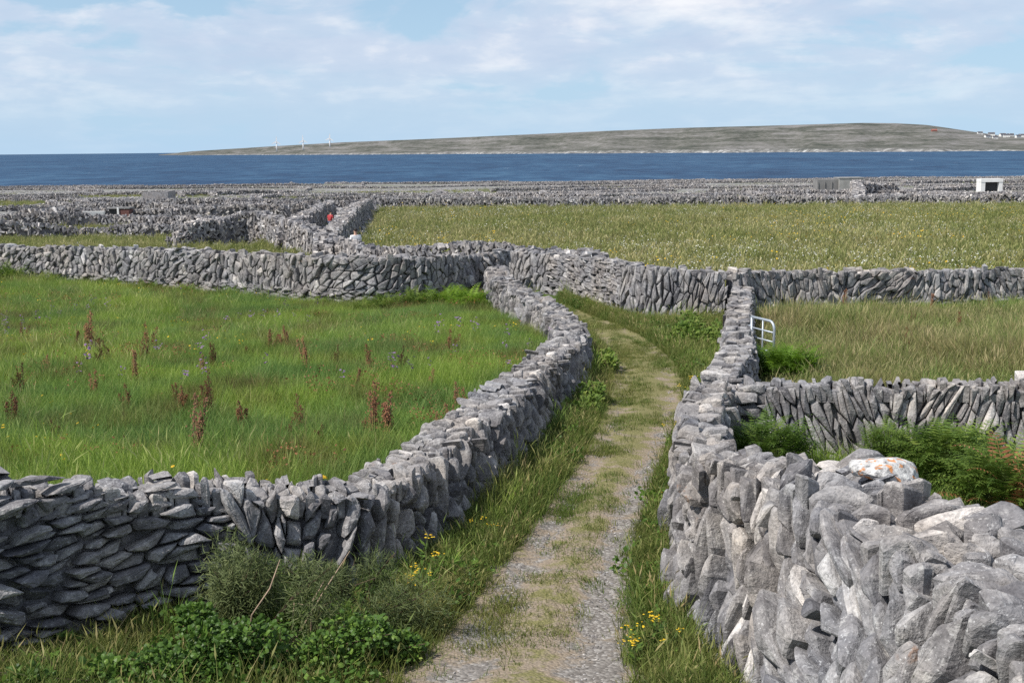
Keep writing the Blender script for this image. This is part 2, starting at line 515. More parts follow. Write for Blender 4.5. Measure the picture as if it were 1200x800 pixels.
def ground(x, y):
    x, y = np.asarray(x, float), np.asarray(y, float)
    z = CZ - _drop(y)
    sl_ = poly_sd(x, y, LEFT_BASE)
    z = z + 0.38 * smoothstep(0.05, 0.9, sl_) * (1 - smoothstep(18, 34, y)) * smoothstep(2, 7, y)
    sr = -poly_sd(x, y, RIGHT_BASE)
    z = z - 0.25 * smoothstep(0.3, 1.4, sr) * (1 - smoothstep(14, 18, y)) * smoothstep(4, 7, y)
    z = z + 0.22 * (vnoise(x, y, 0.13, 2) - 0.5) * smoothstep(9, 18, np.abs(x - 0.6) * 3 + y * 0.3)
    z = z + 1.6 * (vnoise(x, y, 0.012, 2) - 0.5) * smoothstep(110, 240, y) * (1 - smoothstep(520, 630, y))
    return z


def gz(x, y):
    return float(ground(np.array([x]), np.array([y]))[0])


def meadow_mask(x, y):
    # far pasture: right of the back boreen, beyond the lane-end wall, before the maze of walls
    left = np.interp(y, [36, 50, 100, 122], [4.0, -7.4, -12.0, -14.5])
    a = smoothstep(0, 1.5, x - left) * smoothstep(36, 38, y) * (1 - smoothstep(113, 117, y + 0.06 * x))
    return a


ys = np.concatenate([np.arange(-10, 6, 1.0), np.arange(6, 40, 0.3), np.geomspace(40, 760, 120)])
us = np.linspace(-1, 1, 221)
us = np.sign(us) * np.abs(us) ** 1.35
GX = us[None, :] * (14 + 0.85 * np.maximum(ys, 0))[:, None]
GY = np.repeat(ys[:, None], len(us), 1)
# the shore wanders a little
GZ = ground(GX, GY) + 0.9 * (vnoise(GX, GY, 0.02, 3) - 0.5) * smoothstep(560, 620, GY)
V = np.stack([GX, GY, GZ], -1).reshape(-1, 3)
nx = len(us)
ii = (np.arange(len(ys) - 1)[:, None] * nx + np.arange(nx - 1)[None]).ravel()
Fq = np.stack([ii, ii + 1, ii + nx + 1, ii + nx], 1)
rock = np.maximum(smoothstep(112, 122, V[:, 1] + 0.06 * V[:, 0]), smoothstep(0, 2, V[:, 1] - np.interp(V[:, 0], [-60, -20, -5, 2, 5], [45, 43, 39.5, 39, 36])) * (1 - meadow_mask(V[:, 0], V[:, 1])) * (V[:, 0] < 6))
mead = np.maximum(meadow_mask(V[:, 0], V[:, 1]), 0.6 * smoothstep(16.5, 18, V[:, 1]) * (V[:, 0] > 5) * (V[:, 1] < 36))
link('ground', mesh_np('ground', V, Fq, GROUND, True, {'rock': rock, 'meadow': mead}), kind='structure')

# sea
sx = np.linspace(-60000, 60000, 25)
sy = np.concatenate([[300, 600, 1000, 2000, 4000], np.linspace(8000, 80000, 12)])
SXg, SYg = np.meshgrid(sx, sy)
V = np.stack([SXg, SYg, np.full_like(SXg, CZ - 18.0)], -1).reshape(-1, 3)
nx = len(sx)
ii = (np.arange(len(sy) - 1)[:, None] * nx + np.arange(nx - 1)[None]).ravel()
link('sea', mesh_np('sea', V, np.stack([ii, ii + 1, ii + nx + 1, ii + nx], 1), SEA, True), kind='structure')

# lane
LANE_L = [(-1.05, 5.0), (-0.88, 7.0), (-0.80, 8.02), (-0.34, 9.91), (0.20, 12.09), (1.13, 16.51), (1.91, 21.8), (2.12, 25.0), (2.05, 28.4), (1.75, 31.4), (0.9, 35.5)]
LANE_R = [(0.78, 5.0), (0.82, 7.0), (0.86, 7.96), (1.08, 9.85), (1.38, 12.05), (2.12, 15.35), (2.98, 19.2), (3.50, 23.2), (3.50, 26.6), (2.85, 30.8), (1.6, 36.2)]
ll, lr = catmull(LANE_L, 0.12), catmull(LANE_R, 0.12)
N = 240


def resample(P, n):
    P = np.asarray(P, float)
    d = np.concatenate([[0], np.cumsum(np.linalg.norm(np.diff(P[:, :2], axis=0), axis=1))])
    s = np.linspace(0, d[-1], n)
    return np.stack([np.interp(s, d, P[:, k]) for k in range(P.shape[1])], 1)


ll, lr = resample(ll, N), resample(lr, N)
K = 17
tt = np.linspace(-0.10, 1.10, K)
LV = ll[:, None, :] * (1 - tt)[None, :, None] + lr[:, None, :] * tt[None, :, None]
wob = (vnoise(LV[..., 0], LV[..., 1], 1.1, 3) - 0.5) * 0.5
edge = np.where(np.arange(K) == 0, -1, np.where(np.arange(K) == K - 1, 1, 0))
LV[..., 0] += wob * edge[None]
LZ = ground(LV[..., 0], LV[..., 1]) + 0.014
ruts = np.exp(-((tt - 0.22) / 0.13) ** 2) + np.exp(-((tt - 0.80) / 0.13) ** 2)
LZ += 0.03 * (1 - ruts)[None] * (np.abs(tt - .5) < .5)[None] + 0.02 * (vnoise(LV[..., 0], LV[..., 1], 2.0, 2) - 0.5)
LZ = np.maximum(LZ, ground(LV[..., 0], LV[..., 1]) + 0.006)
far_soil = smoothstep(10, 21, LV[..., 1])
soil = 0.70 + 0.14 * np.cos((tt - .5) * 9)[None] * 1.0 - 0.34 * ruts[None] * (1 - 0.7 * far_soil) + 0.52 * far_soil
soil = soil - 0.25 * np.exp(-((tt[None] - 0.90) / 0.12) ** 2) * (1 - smoothstep(19, 23, LV[..., 1]))
V = np.concatenate([LV, LZ[..., None]], -1).reshape(-1, 3)
ii = (np.arange(N - 1)[:, None] * K + np.arange(K - 1)[None]).ravel()
link('lane', mesh_np('lane', V, np.stack([ii, ii + 1, ii + K + 1, ii + K], 1), LANE, True, {'soil': soil.ravel()}), kind='structure')


def lane_t(x, y):
    """0..1 across the lane, arrays"""
    xl = np.interp(y, ll[:, 1], ll[:, 0])
    xr = np.interp(y, lr[:, 1], lr[:, 0])
    return (x - xl) / np.maximum(xr - xl, 0.2)


# ------------------------------------------------------------------ dry stone walls
WALL_LINES = []          # (xy centreline, half width): kept clear of grass


def clip_half(poly, px, py, nx_, ny_):
    """keep the side where (q-p).n <= 0"""
    out = []
    n = len(poly)
    for i in range(n):
        ax, ay = poly[i]
        bx, by = poly[(i + 1) % n]
        da = (ax - px) * nx_ + (ay - py) * ny_
        db = (bx - px) * nx_ + (by - py) * ny_
        if da <= 0:
            out.append((ax, ay))
        if (da < 0 < db) or (db < 0 < da):
            t = da / (da - db)
            out.append((ax + (bx - ax) * t, ay + (by - ay) * t))
    return out


def cells(s0, s1, t0, t1fun, long_, thick, ang_fun, rs, jit=0.30, drop=0.06, rag=0.04):
    """interlocking stones on a sheet: list of (centre s, t, polygon).  ang 0 = long side level, 90 = upright"""
    a0 = ang_fun(0.5 * (s0 + s1), 0)
    upright = abs(math.sin(math.radians(a0))) > 0.6
    ds, dt = (thick, long_) if upright else (long_, thick)
    tmax = max(t1fun(s0), t1fun(s1), t1fun(.5 * (s0 + s1)))
    ni, nj = int((s1 - s0) / ds) + 3, int((tmax - t0) / dt) + 3
    site = {}
    for i in range(-1, ni):
        for j in range(-1, nj):
            if rs.random() < drop:
                continue
            off = 0.5 * (i % 2 if upright else j % 2)
            s = s0 + (i + (0 if upright else off)) * ds + rs.normal() * jit * ds
            t = t0 + (j + 0.5 + (off if upright else 0) - (0.5 if upright else 0)) * dt + rs.normal() * jit * dt
            th = math.radians(ang_fun(s, t) + rs.normal() * 9)
            asp = max(1.15, long_ / thick * rs.uniform(0.65, 1.25))
            site[i, j] = (s, t, th, asp, rs.normal() * 0.10)
    res = []
    for (i, j), (s, t, th, asp, w) in site.items():
        if s < s0 - ds or s > s1 + ds:
            continue
        R = 1.6 * max(ds, dt)
        poly = [(s - R, t - R), (s + R, t - R), (s + R, t + R), (s - R, t + R)]
        c1, q1 = math.cos(th), math.sin(th)
        rangei, rangej = (3, 2) if upright else (2, 3)
        for di in range(-rangei, rangei + 1):
            for dj in range(-rangej, rangej + 1):
                o = site.get((i + di, j + dj))
                if o is None or (di == 0 and dj == 0):
                    continue
                dx, dy = o[0] - s, o[1] - t
                # averaged anisotropic metric -> complementary half planes
                nxx = nyy = 0
                c2, q2 = math.cos(o[2]), math.sin(o[2])
                for (cc, qq, aa) in ((c1, q1, asp), (c2, q2, o[3])):
                    al, be = dx * cc + dy * qq, -dx * qq + dy * cc
                    be *= aa * aa
                    nxx += al * cc - be * qq
                    nyy += al * qq + be * cc
                k = 0.5 + (w - o[4]) * 0.5
                poly = clip_half(poly, s + dx * k, t + dy * k, nxx, nyy)
                if len(poly) < 3:
                    break
            if len(poly) < 3:
                break
        if len(poly) < 3:
            continue
        tm = t1fun(s) + rs.normal() * rag + 0.02
        poly = clip_half(poly, 0, tm, 0, 1)
        if len(poly) >= 3:
            poly = clip_half(poly, 0, t0 - (abs(rs.normal()) * 0.07 if t0 > 0 else 0), 0, -1)
        if len(poly) >= 3:
            poly = clip_half(poly, s1 + rs.normal() * 0.07, 0, 1, 0)
        if len(poly) >= 3:
            poly = clip_half(poly, s0 + rs.normal() * 0.07, 0, -1, 0)
        if len(poly) < 3:
            continue
        P = np.array(poly)
        A = 0.5 * abs(np.dot(P[:, 0], np.roll(P[:, 1], -1)) - np.dot(P[:, 1], np.roll(P[:, 0], -1)))
        if A < 0.12 * long_ * thick:
            continue
        C = P.mean(0)
        res.append((C[0], C[1], P - C, A))
    return res


def densify(P, m):
    d = np.linalg.norm(np.roll(P, -1, 0) - P, axis=1)
    c = np.concatenate([[0], np.cumsum(d)])
    Q = np.vstack([P, P[:1]])
    corner = list(c[:-1])
    extra = max(0, m - len(P))
    s = sorted(corner + list((np.arange(extra) + 0.5) / max(1, extra) * c[-1]))
    return np.stack([np.interp(s, c, Q[:, k]) for k in (0, 1)], 1)


def stone_mesh(P, rs, lod, proud, depth, gap, tilt, rough, cc_=0.07, bs=0.6):
    """local (a, b, n) vertices and faces of one stone; angular broken faces from a few cutting planes"""
    r = math.sqrt(max(1e-6, np.mean((P ** 2).sum(1))))
    if lod >= 2:
        m, rings = len(P), (1.0, 0.72)
    elif lod == 1:
        m, rings = max(8, len(P)), (1.0, 0.80, 0.4)
    else:
        m, rings = max(13, len(P)), (1.0, 0.90, 0.68, 0.36)
    if lod < 2:
        nx_ = np.roll(P, -1, 0)
        P = np.stack([P * (1 - cc_) + nx_ * cc_, P * cc_ + nx_ * (1 - cc_)], 1).reshape(-1, 2)
    if m > len(P):
        P = densify(P, m)
    k = len(P)
    rad = np.linalg.norm(P, axis=1, keepdims=True)
    P = P * np.maximum(0.55, (rad - gap) / np.maximum(rad, 1e-4))
    if lod < 2:
        P = P * (1 + rs.normal(size=(k, 1)) * 0.035)
    npl = 3 if lod < 2 else 2
    planes = [(proud + abs(rs.normal()) * 0.02, *(rs.normal(size=2) * tilt)) for _ in range(npl)]

    def front(q):
        return min(c + gx * q[0] + gy * q[1] for c, gx, gy in planes)
    V = []
    for q in P:
        V.append((q[0] * 0.9, q[1] * 0.9, -depth))
    bev = [0.42, 0.12, 0.0, 0.0] if lod == 0 else [0.34, 0.08, 0.0] if lod == 1 else [0.30, 0.0]
    th = min(0.16, r) * bs
    for ri, f in enumerate(rings):
        for q in P:
            qq = q * f
            V.append((qq[0], qq[1], front(qq) - bev[ri] * th + rs.normal() * rough))
    V.append((0, 0, front((0, 0)) + rs.normal() * rough))
    Fc = []
    for ri in range(len(rings)):
        for i in range(k):
            i2 = (i + 1) % k
            Fc.append((ri * k + i, ri * k + i2, (ri + 1) * k + i2, (ri + 1) * k + i))
    last = len(rings) * k
    for i in range(k):
        Fc.append((last + i, last + (i + 1) % k, len(V) - 1))
    return np.array(V), Fc


def dry_wall(name, label, ctrl, sections, seed, cat='wall', group=None, tops=(0.30, 0.15), proud=0.03, tilt=0.16, max_ind=300,
             min_px=9.0, ends=(True, True), side='both', rag=0.05, toprag=0.05, gap=0.010, mat=None, sink=0.12, cc=0.045, bs=0.42, level=None):
    """ctrl rows: x, y, height, base width, top width.  sections: (f0, f1, t0 frac, t1 frac, long, thick, angle fun)"""
    mat = mat or STONE
    rs = np.random.default_rng(seed)
    C = catmull(ctrl, 0.1)
    xy = C[:, :2]
    d = np.concatenate([[0], np.cumsum(np.linalg.norm(np.diff(xy, axis=0), axis=1))])
    L = d[-1]
    tan = np.gradient(xy, axis=0)
    tan /= np.linalg.norm(tan, axis=1, keepdims=True)
    # smooth tangents on tight bends
    for _ in range(3):
        tan[1:-1] = (tan[:-2] + 2 * tan[1:-1] + tan[2:]) / 4
    tan /= np.linalg.norm(tan, axis=1, keepdims=True)
    nrm = np.stack([-tan[:, 1], tan[:, 0]], 1)            # left of travel
    zb = np.minimum(ground(xy[:, 0] + nrm[:, 0] * .5, xy[:, 1] + nrm[:, 1] * .5), ground(xy[:, 0] - nrm[:, 0] * .5, xy[:, 1] - nrm[:, 1] * .5)) - sink
    if level is not None:
        zb = np.minimum(zb, level)
    gmid = CZ - _drop(xy[:, 1])
    ztop = gmid + C[:, 2]
    for q0 in range(0, len(xy) - 1, 12):
        WALL_LINES.append((xy[q0:q0 + 14:2].copy() if len(xy) - q0 > 4 else xy[-5:].copy(), float(np.mean(C[q0:q0 + 13, 3])) / 2))
    at = lambda arr, s: np.array([np.interp(s, d, arr[:, k]) for k in range(arr.shape[1])])
    at1 = lambda arr, s: float(np.interp(s, d, arr))
    base = (float(xy[len(xy) // 2, 0]), float(xy[len(xy) // 2, 1]), float(zb[len(xy) // 2]))
    root = thing(name, label, cat, base, group=group)
    B = np.array(base)
    stones = []

    def emit(cs, frame, pr, tl, depth=0.18, toned=0.0, flare=1.0):
        for (s, t, P, A) in cs:
            o, ea, eb, en = frame(s, t)
            dist = np.linalg.norm(o - np.array([0, 0, CZ]))
            px = FPX * math.sqrt(A) / dist
            lod = 0 if px > 26 else 1 if px > 11 else 2
            Vl, Fc = stone_mesh(P, rs, lod, rs.normal() * pr + 0.01, depth, gap, tl, 0.0025, cc, bs)
            Vw = Vl[:, :1] * ea + Vl[:, 1:2] * eb + Vl[:, 2:3] * en
            vis = en @ (np.array([0, 0, CZ]) - o) > 0.02 * dist
            tone = min(1.0, max(0.0, rs.normal(0.5 + toned, 0.25)))
            if rs.random() < 0.02:
                tone = 0.97
            stones.append((px if vis else 0.0, o, Vw, Fc, tone))

    for sgn in (1, -1):
        if side == 'left' and sgn < 0 or side == 'right' and sgn > 0:
            continue

        def Hs(s):
            return math.hypot(at1(ztop, s) - at1(zb, s), 0.5 * (at1(C[:, 3], s) - at1(C[:, 4], s)))

        def frame(s, t, sgn=sgn):
            c, tg, nn = at(xy, s), at(tan, s), at(nrm, s)
            h = Hs(s)
            f = t / h
            w = 0.5 * (at1(C[:, 3], s) * (1 - f) + at1(C[:, 4], s) * f)
            z = at1(zb, s) * (1 - f) + at1(ztop, s) * f
            batter = 0.5 * (at1(C[:, 3], s) - at1(C[:, 4], s)) / h
            up = math.sqrt(max(0.05, 1 - batter ** 2))
            o = np.array([c[0] + sgn * nn[0] * w, c[1] + sgn * nn[1] * w, z])
            eb = np.array([-sgn * nn[0] * batter, -sgn * nn[1] * batter, up])
            en = np.array([sgn * nn[0] * up, sgn * nn[1] * up, batter])
            ea = np.array([-sgn * tg[0], -sgn * tg[1], 0.0])
            ea /= np.linalg.norm(ea)
            return o, ea * (1 if True else -1), eb, en
        for (f0, f1, g0, g1, lo_, th_, ang) in sections:
            cs = cells(f0 * L, f1 * L, 0.0 if g0 == 0 else g0 * Hs(0.5 * (f0 + f1) * L), (lambda s, g1=g1: g1 * Hs(s)), lo_, th_, ang, rs, rag=rag if g1 >= 1 else 0.03)
            # local a-axis runs against s on the left side: mirror polygons so that they stay in place
            cs = [(s, t, P * np.array([-1.0, 1.0]), A) if True else None for (s, t, P, A) in cs]
            cs = [(s, t, P[::-1], A) for (s, t, P, A) in cs]
            if sgn < 0:
                cs = [(s, t, (P * np.array([-1.0, 1.0]))[::-1], A) for (s, t, P, A) in cs]
                emit(cs, lambda s, t: (lambda r: (r[0], -r[1] * -1 if False else r[1] * -1 * -1, r[2], r[3]))(frame(s, t)), proud, tilt)
            else:
                emit(cs, frame, proud, tilt)
    # top
    tl_, tw_ = tops

    def tframe(s, t):
        c, tg, nn = at(xy, s), at(tan, s), at(nrm, s)
        w = at1(C[:, 4], s)
        o = np.array([c[0] + nn[0] * (t - w / 2), c[1] + nn[1] * (t - w / 2), at1(ztop, s)])
        return o, np.array([tg[0], tg[1], 0.0]), np.array([nn[0], nn[1], 0.0]), np.array([0, 0, 1.0])
    cs = cells(0, L, 0.0, lambda s: at1(C[:, 4], s), tl_, tw_, lambda s, t: 90 + 18 * math.sin(s * 1.3), rs, jit=0.3, rag=0.04)
    emit(cs, tframe, toprag, tilt * 1.2, 0.2, 0.06)
    # ends
    for e, want in zip((0.0, L), ends):
        if not want:
            continue

        def eframe(s, t, e=e):
            c, tg, nn = at(xy, e), at(tan, e), at(nrm, e)
            dr = -1 if e == 0 else 1
            w = at1(C[:, 4], e)
            o = np.array([c[0] + nn[0] * (s - w / 2) * dr, c[1] + nn[1] * (s - w / 2) * dr, at1(zb, e) + t])
            o[:2] += tg * 0.03 * dr
            return o, np.array([nn[0], nn[1], 0.0]) * dr, np.array([0, 0, 1.0]), np.array([tg[0], tg[1], 0.0]) * dr
        He = at1(ztop, e) - at1(zb, e)
        emit(cells(0, at1(C[:, 4], e), 0, lambda s: He, 0.35, 0.13, lambda s, t: 0, rs), eframe, proud, tilt)
    # core
    cv, cf = [], []
    idx = list(range(0, len(C), 3)) + ([len(C) - 1] if (len(C) - 1) % 3 else [])
    ins = 0.13
    for i in idx:
        for sg, f in ((1, 0), (1, 1), (-1, 1), (-1, 0)):
            w = max(0.05, (C[i, 3] if f == 0 else C[i, 4]) / 2 - ins)
            z = zb[i] - 0.05 if f == 0 else ztop[i] - 0.10
            cv.append((xy[i, 0] + sg * nrm[i, 0] * w - B[0], xy[i, 1] + sg * nrm[i, 1] * w - B[1], z - B[2]))
    for a in range(len(idx) - 1):
        for k in range(4):
            k2 = (k + 1) % 4
            cf.append((a * 4 + k, a * 4 + k2, a * 4 + 4 + k2, a * 4 + 4 + k))
    n4 = (len(idx) - 1) * 4
    cf += [(0, 3, 2, 1), (n4, n4 + 1, n4 + 2, n4 + 3)]
    link('rubble_core', mesh_np('rubble_core', cv, cf, mat, False, {'tone': np.full(len(cv), 0.1)}), root)
    # the stones that show largest stand as parts of their own, the rest is joined
    O = np.array([s_[1] for s_ in stones])
    px_, py_, dd = project(O)
    inview = (px_ > -25) & (px_ < 1225) & (py_ > 100) & (py_ < 815) & (dd > 0)
    score = np.array([s_[0] for s_ in stones]) * inview
    order = np.argsort(-score)
    ind = set(int(i) for i in order[:max_ind] if score[i] >= min_px)
    mb_v, mb_f, mb_a, nb = [], [], [], 0
    for i, (pxs, o, Vw, Fc, tone) in enumerate(stones):
        if i in ind:
            me = mesh_np('stone', Vw, Fc, mat, False, {'tone': np.full(len(Vw), tone)})
            link('stone', me, root, tuple(o - B))
        else:
            mb_v.append(Vw + o - B)
            mb_f.extend([tuple(j + nb for j in f) for f in Fc])
            mb_a.append(np.full(len(Vw), tone))
            nb += len(Vw)
    if mb_v:
        link('small_stonework', mesh_np('small_stonework', np.vstack(mb_v), mb_f, mat, False, {'tone': np.concatenate(mb_a)}), root, kind='stuff')
    return root


def offset_line(P, off):
    P = np.asarray(P, float)
    t = np.gradient(P, axis=0)
    t /= np.linalg.norm(t, axis=1, keepdims=True)
    return P + np.stack([-t[:, 1], t[:, 0]], 1) * off


flat = lambda s, t: 0 + 8 * math.sin(s * 2.1 + t * 3)
lean = lambda c, amp, f: (lambda s, t: c + amp * math.sin(s * f) + 0.5 * amp * math.sin(s * f * 2.3 + 1))

# left lane wall: coursed flat stones near, upright slabs where it bends away
hL = [0.95, 1.20, 1.40, 1.20, 1.03, 0.90, 0.87, 0.85, 0.88, 0.89, 0.85, 0.88, 0.92, 0.95, 1.0, 1.05]
wL = [1.0, 1.0, 1.0, .95, .9, .9, .85, .85, .85, .85, .85, .9, .9, .85, .8, .8]
cl = [offset_line(LEFT_BASE, w / 2)[i] for i, w in enumerate(wL)]
ctrl = [(p[0], p[1], h, w, w * 0.66) for p, h, w in zip(cl, hL, wL)]
dry_wall('dry_stone_wall', 'long winding grey dry stone wall between the gravel lane and the green field', ctrl,
         [(0.0, 0.185, 0, 1, 0.27, 0.085, flat), (0.185, 0.30, 0, 1, 0.34, 0.105, lean(80, 15, 1.3)), (0.30, 1.0, 0, 1, 0.27, 0.088, lean(76, 22, 0.9))],
         21, ends=(True, False), tops=(0.25, 0.11), proud=0.055, tilt=0.28, cc=0.10, bs=0.8, gap=0.019, level=-0.17, toprag=0.035)

# right lane wall: broad and tumbled near the viewer
RW = [(2.85, 2.6, .25, 2.4, .95), (2.70, 4.6, .90, 2.4, .95), (2.56, 6.4, 1.27, 2.15, .95), (2.36, 8.0, 1.45, 1.83, .82), (1.98, 9.4, 1.36, 1.25, .62), (1.98, 11.0, 1.08, .85, .52), (2.16, 12.6, .98, .75, .48), (2.52, 14.6, .95, .75, .48), (2.90, 16.2, .95, .75, .48)]
dry_wall('dry_stone_wall', 'broad tumbled pale grey dry stone wall with orange lichen on the right of the lane', RW,
         [(0.0, 0.50, 0, 1, 0.36, 0.105, lean(72, 38, 1.1)), (0.50, 1.0, 0, 1, 0.30, 0.10, lean(62, 30, 1.6))],
         31, tops=(0.30, 0.15), proud=0.05, tilt=0.34, gap=0.016, toprag=0.06, rag=0.07, ends=(True, False))

# wall across the field on the right, slabs set on edge, with a coursed head at the lane corner
dry_wall('dry_stone_wall', 'dry stone wall of slabs set on edge crossing behind the dark green bracken bushes',
         [(2.75, 16.4, .82, .7, .5), (3.4, 16.3, .87, .7, .5), (4.8, 16.0, .94, .7, .48), (7.0, 15.7, .97, .7, .48), (9.6, 15.5, 1.0, .7, .48), (12.0, 15.2, 1.0, .7, .48)],
         [(0.0, 0.10, 0, 1, 0.42, 0.11, lambda s, t: 0), (0.10, 1.0, 0, 1, 0.44, 0.078, lean(94, 24, 1.3))],
         41, tops=(0.34, 0.10), proud=0.03, tilt=0.2, rag=0.06)

# narrow wall beside the gate
dry_wall('dry_stone_wall', 'narrow low dry stone wall running past the metal gate',
         [(3.15, 16.9, .95, .75, .5), (3.72, 18.8, .95, .75, .5), (4.22, 20.8, .92, .75, .5), (4.76, 23.65, .86, .75, .5), (5.55, 27.4, .88, .75, .5), (6.35, 31.0, .95, .75, .5)],
         [(0, 1, 0, 1, 0.30, 0.085, flat)], 51, tops=(0.30, 0.11), proud=0.03, ends=(False, False))

# wall at the back of the green field
dry_wall('dry_stone_wall', 'grey dry stone wall closing the far side of the lush green field',
         [(-31, 48.6, 1.45, .9, .55), (-25, 46.0, 1.45, .9, .55), (-19.5, 43.6, 1.46, .9, .55), (-15.6, 41.8, 1.5, .9, .55), (-10.1, 38.7, 1.55, .9, .55), (-5.3, 35.6, 1.58, .9, .55), (-3.0, 36.0, 1.5, .9, .55), (-1.2, 38.0, 1.42, .9, .55), (-.3, 39.2, 1.4, .9, .55)],
         [(0, 1, 0, 0.42, 0.32, 0.12, flat), (0, 1, 0.42, 1, 0.30, 0.15, lean(70, 34, 0.8))], 61, tops=(0.34, 0.22), proud=0.04, tilt=0.22, side='right', min_px=7.5)

# wall at the end of the lane
dry_wall('dry_stone_wall', 'dry stone wall closing the end of the lane below the flowery meadow',
         [(-.6, 41.2, 1.3, .9, .5), (0.4, 40.4, 1.32, .9, .5), (1.8, 38.5, 1.3, .9, .5), (2.8, 36.1, 1.37, .9, .5), (3.95, 32.4, 1.45, .9, .5), (4.8, 31.75, 1.4, .9, .5), (5.95, 31.6, 1.33, .9, .5)],
         [(0, 0.25, 0, 1, 0.34, 0.15, lean(60, 30, 0.8)), (0.25, 0.72, 0, 1, 0.34, 0.09, lambda s, t: -8 + 6 * math.sin(s)), (0.72, 1, 0, 1, 0.40, 0.12, lean(82, 16, 1.4))], 71, tops=(0.34, 0.16), proud=0.035, side='right', ends=(False, False), min_px=7.5)
dry_wall('dry_stone_wall', 'dry stone wall of leaning slabs between the rough hay field and the flowery meadow',
         [(6.1, 31.6, 1.3, .85, .5), (7.3, 32.4, 1.25, .85, .5), (9.9, 33.0, 1.2, .85, .5), (15.4, 34.2, 1.1, .85, .5), (21, 35.2, 1.1, .85, .5)],
         [(0, 1, 0, 0.34, 0.36, 0.12, flat), (0, 1, 0.34, 1, 0.38, 0.115, lean(74, 32, 0.9))], 81, tops=(0.34, 0.14), proud=0.035, side='right', ends=(False, True), min_px=7.5)


